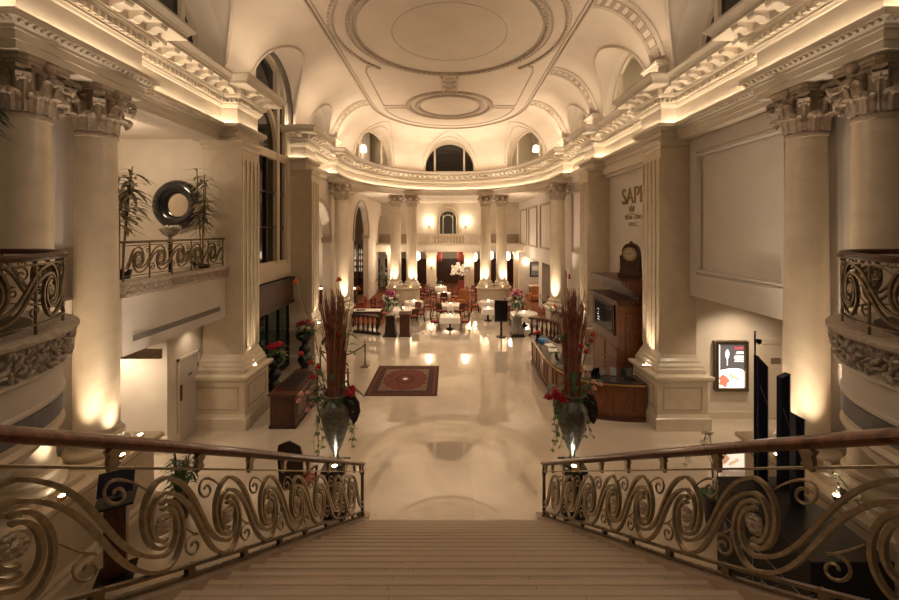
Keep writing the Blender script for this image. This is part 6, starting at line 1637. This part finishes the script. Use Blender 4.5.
# cornice spots washing floor and walls (recessed lamps on the cornice)
for s in (-1, 1):
    for y, tx, p in ((9.2, 1.2, SP),(14.2, 1.5, SP),(18.8, 1.5, SP)):
        if s < 0 and y == 14.2: y = 16.7
        spot('cornice_fill_spot', (s*5.2, y, 9.75), (s*tx*.5, y+3.2, 0), p, 78, 1., WARM, .2)
    spot('cornice_fill_spot', (s*4.6, 24.0, 9.85), (s*1.0, 23.5, 0), SP*.8, 90, 1., WARM, .7)
    spot('passage_downlight', (s*8.2, 10.3 if s > 0 else 8.9, 3.45 if s > 0 else 3.0), (s*8.2, 11.0 if s > 0 else 9.5, 0), 130, 130, 1., WARM, .1)
    spot('passage_downlight', (s*7.4, 9.0 if s > 0 else 8.6, 3.45 if s > 0 else 3.0), (s*7.2, 9.4, 0), 60, 130, 1., WARM, .1)
point('gallery_lamp', (-8.6, 9.2, 7.4), 60, WARM, .25)
spot('door_lamp', (-6.6, 10.3, 3.0), (-6.95, 10.3, .5), 15, 110, 1., WARM, .1)
# dining room
for x, y, p in ((0, 31, 130), (-2.8, 24, 0), (0, 35.2, 60), (4.9, 30.5, 60), (-7.6, 25.5, 40), (-5.0, 33, 50), (8.0, 29, 90), (-8.4, 31.4, 60), (-8.2, 20, 40)):
    if p: point('dining_lamp', (x, y, 3.3 if y > 27 or abs(x) > 6 else 7.6), p, WARM, .3)
for px_, Y in ((429,35.6),(465.5,35.6)): point('sconce_lamp', (XatY(px_, Y), Y-.25, 6.35), 30, WARM, .2)
for px_ in (431.5, 469, 526.5): point('sconce_lamp', (XatY(px_, 33.1), 33.05, 2.8), 14, WARM, .15)
for s in (-1, 1): point('hall_lamp', (s*2.5, 19.5, 7.8), 0.01, WARM, .4)
# added fill lamps in the stair hall, unseen behind the camera
for x in (-2.5, 2.5):
    spot('landing_fill_spot', (x, -1.2, 9.6), (x*.5, 4.5, 1.5), LAND, 110, 1., WARM, .4)
# recessed lunette rooms: a warm lamp behind some of the glass
w = bpy.data.worlds.new('World'); S.world = w; w.use_nodes = True
w.node_tree.nodes['Background'].inputs['Color'].default_value = (1., .74, .48, 1); w.node_tree.nodes['Background'].inputs['Strength'].default_value = AMB

# ================================================================== CAMERA
cam = bpy.data.cameras.new('Camera'); co = bpy.data.objects.new('Camera', cam); COL.objects.link(co)
co.location = (0, 0, EYE); co.rotation_euler = (PI/2, 0, 0); cam.sensor_width = 36; cam.lens = FPX/899*36; cam.shift_y = -(300-HOR)/899; cam.clip_end = 200; cam.clip_start = .05
S.camera = co
vs_ = S.view_settings; vs_.view_transform = 'Standard'; vs_.look = 'None'; vs_.gamma = 1; vs_.use_curve_mapping = False; vs_.exposure = EXPO
S.cycles.use_denoising = True
S.cycles.max_bounces = 8; S.cycles.diffuse_bounces = 4; S.cycles.glossy_bounces = 4; S.cycles.sample_clamp_indirect = 6
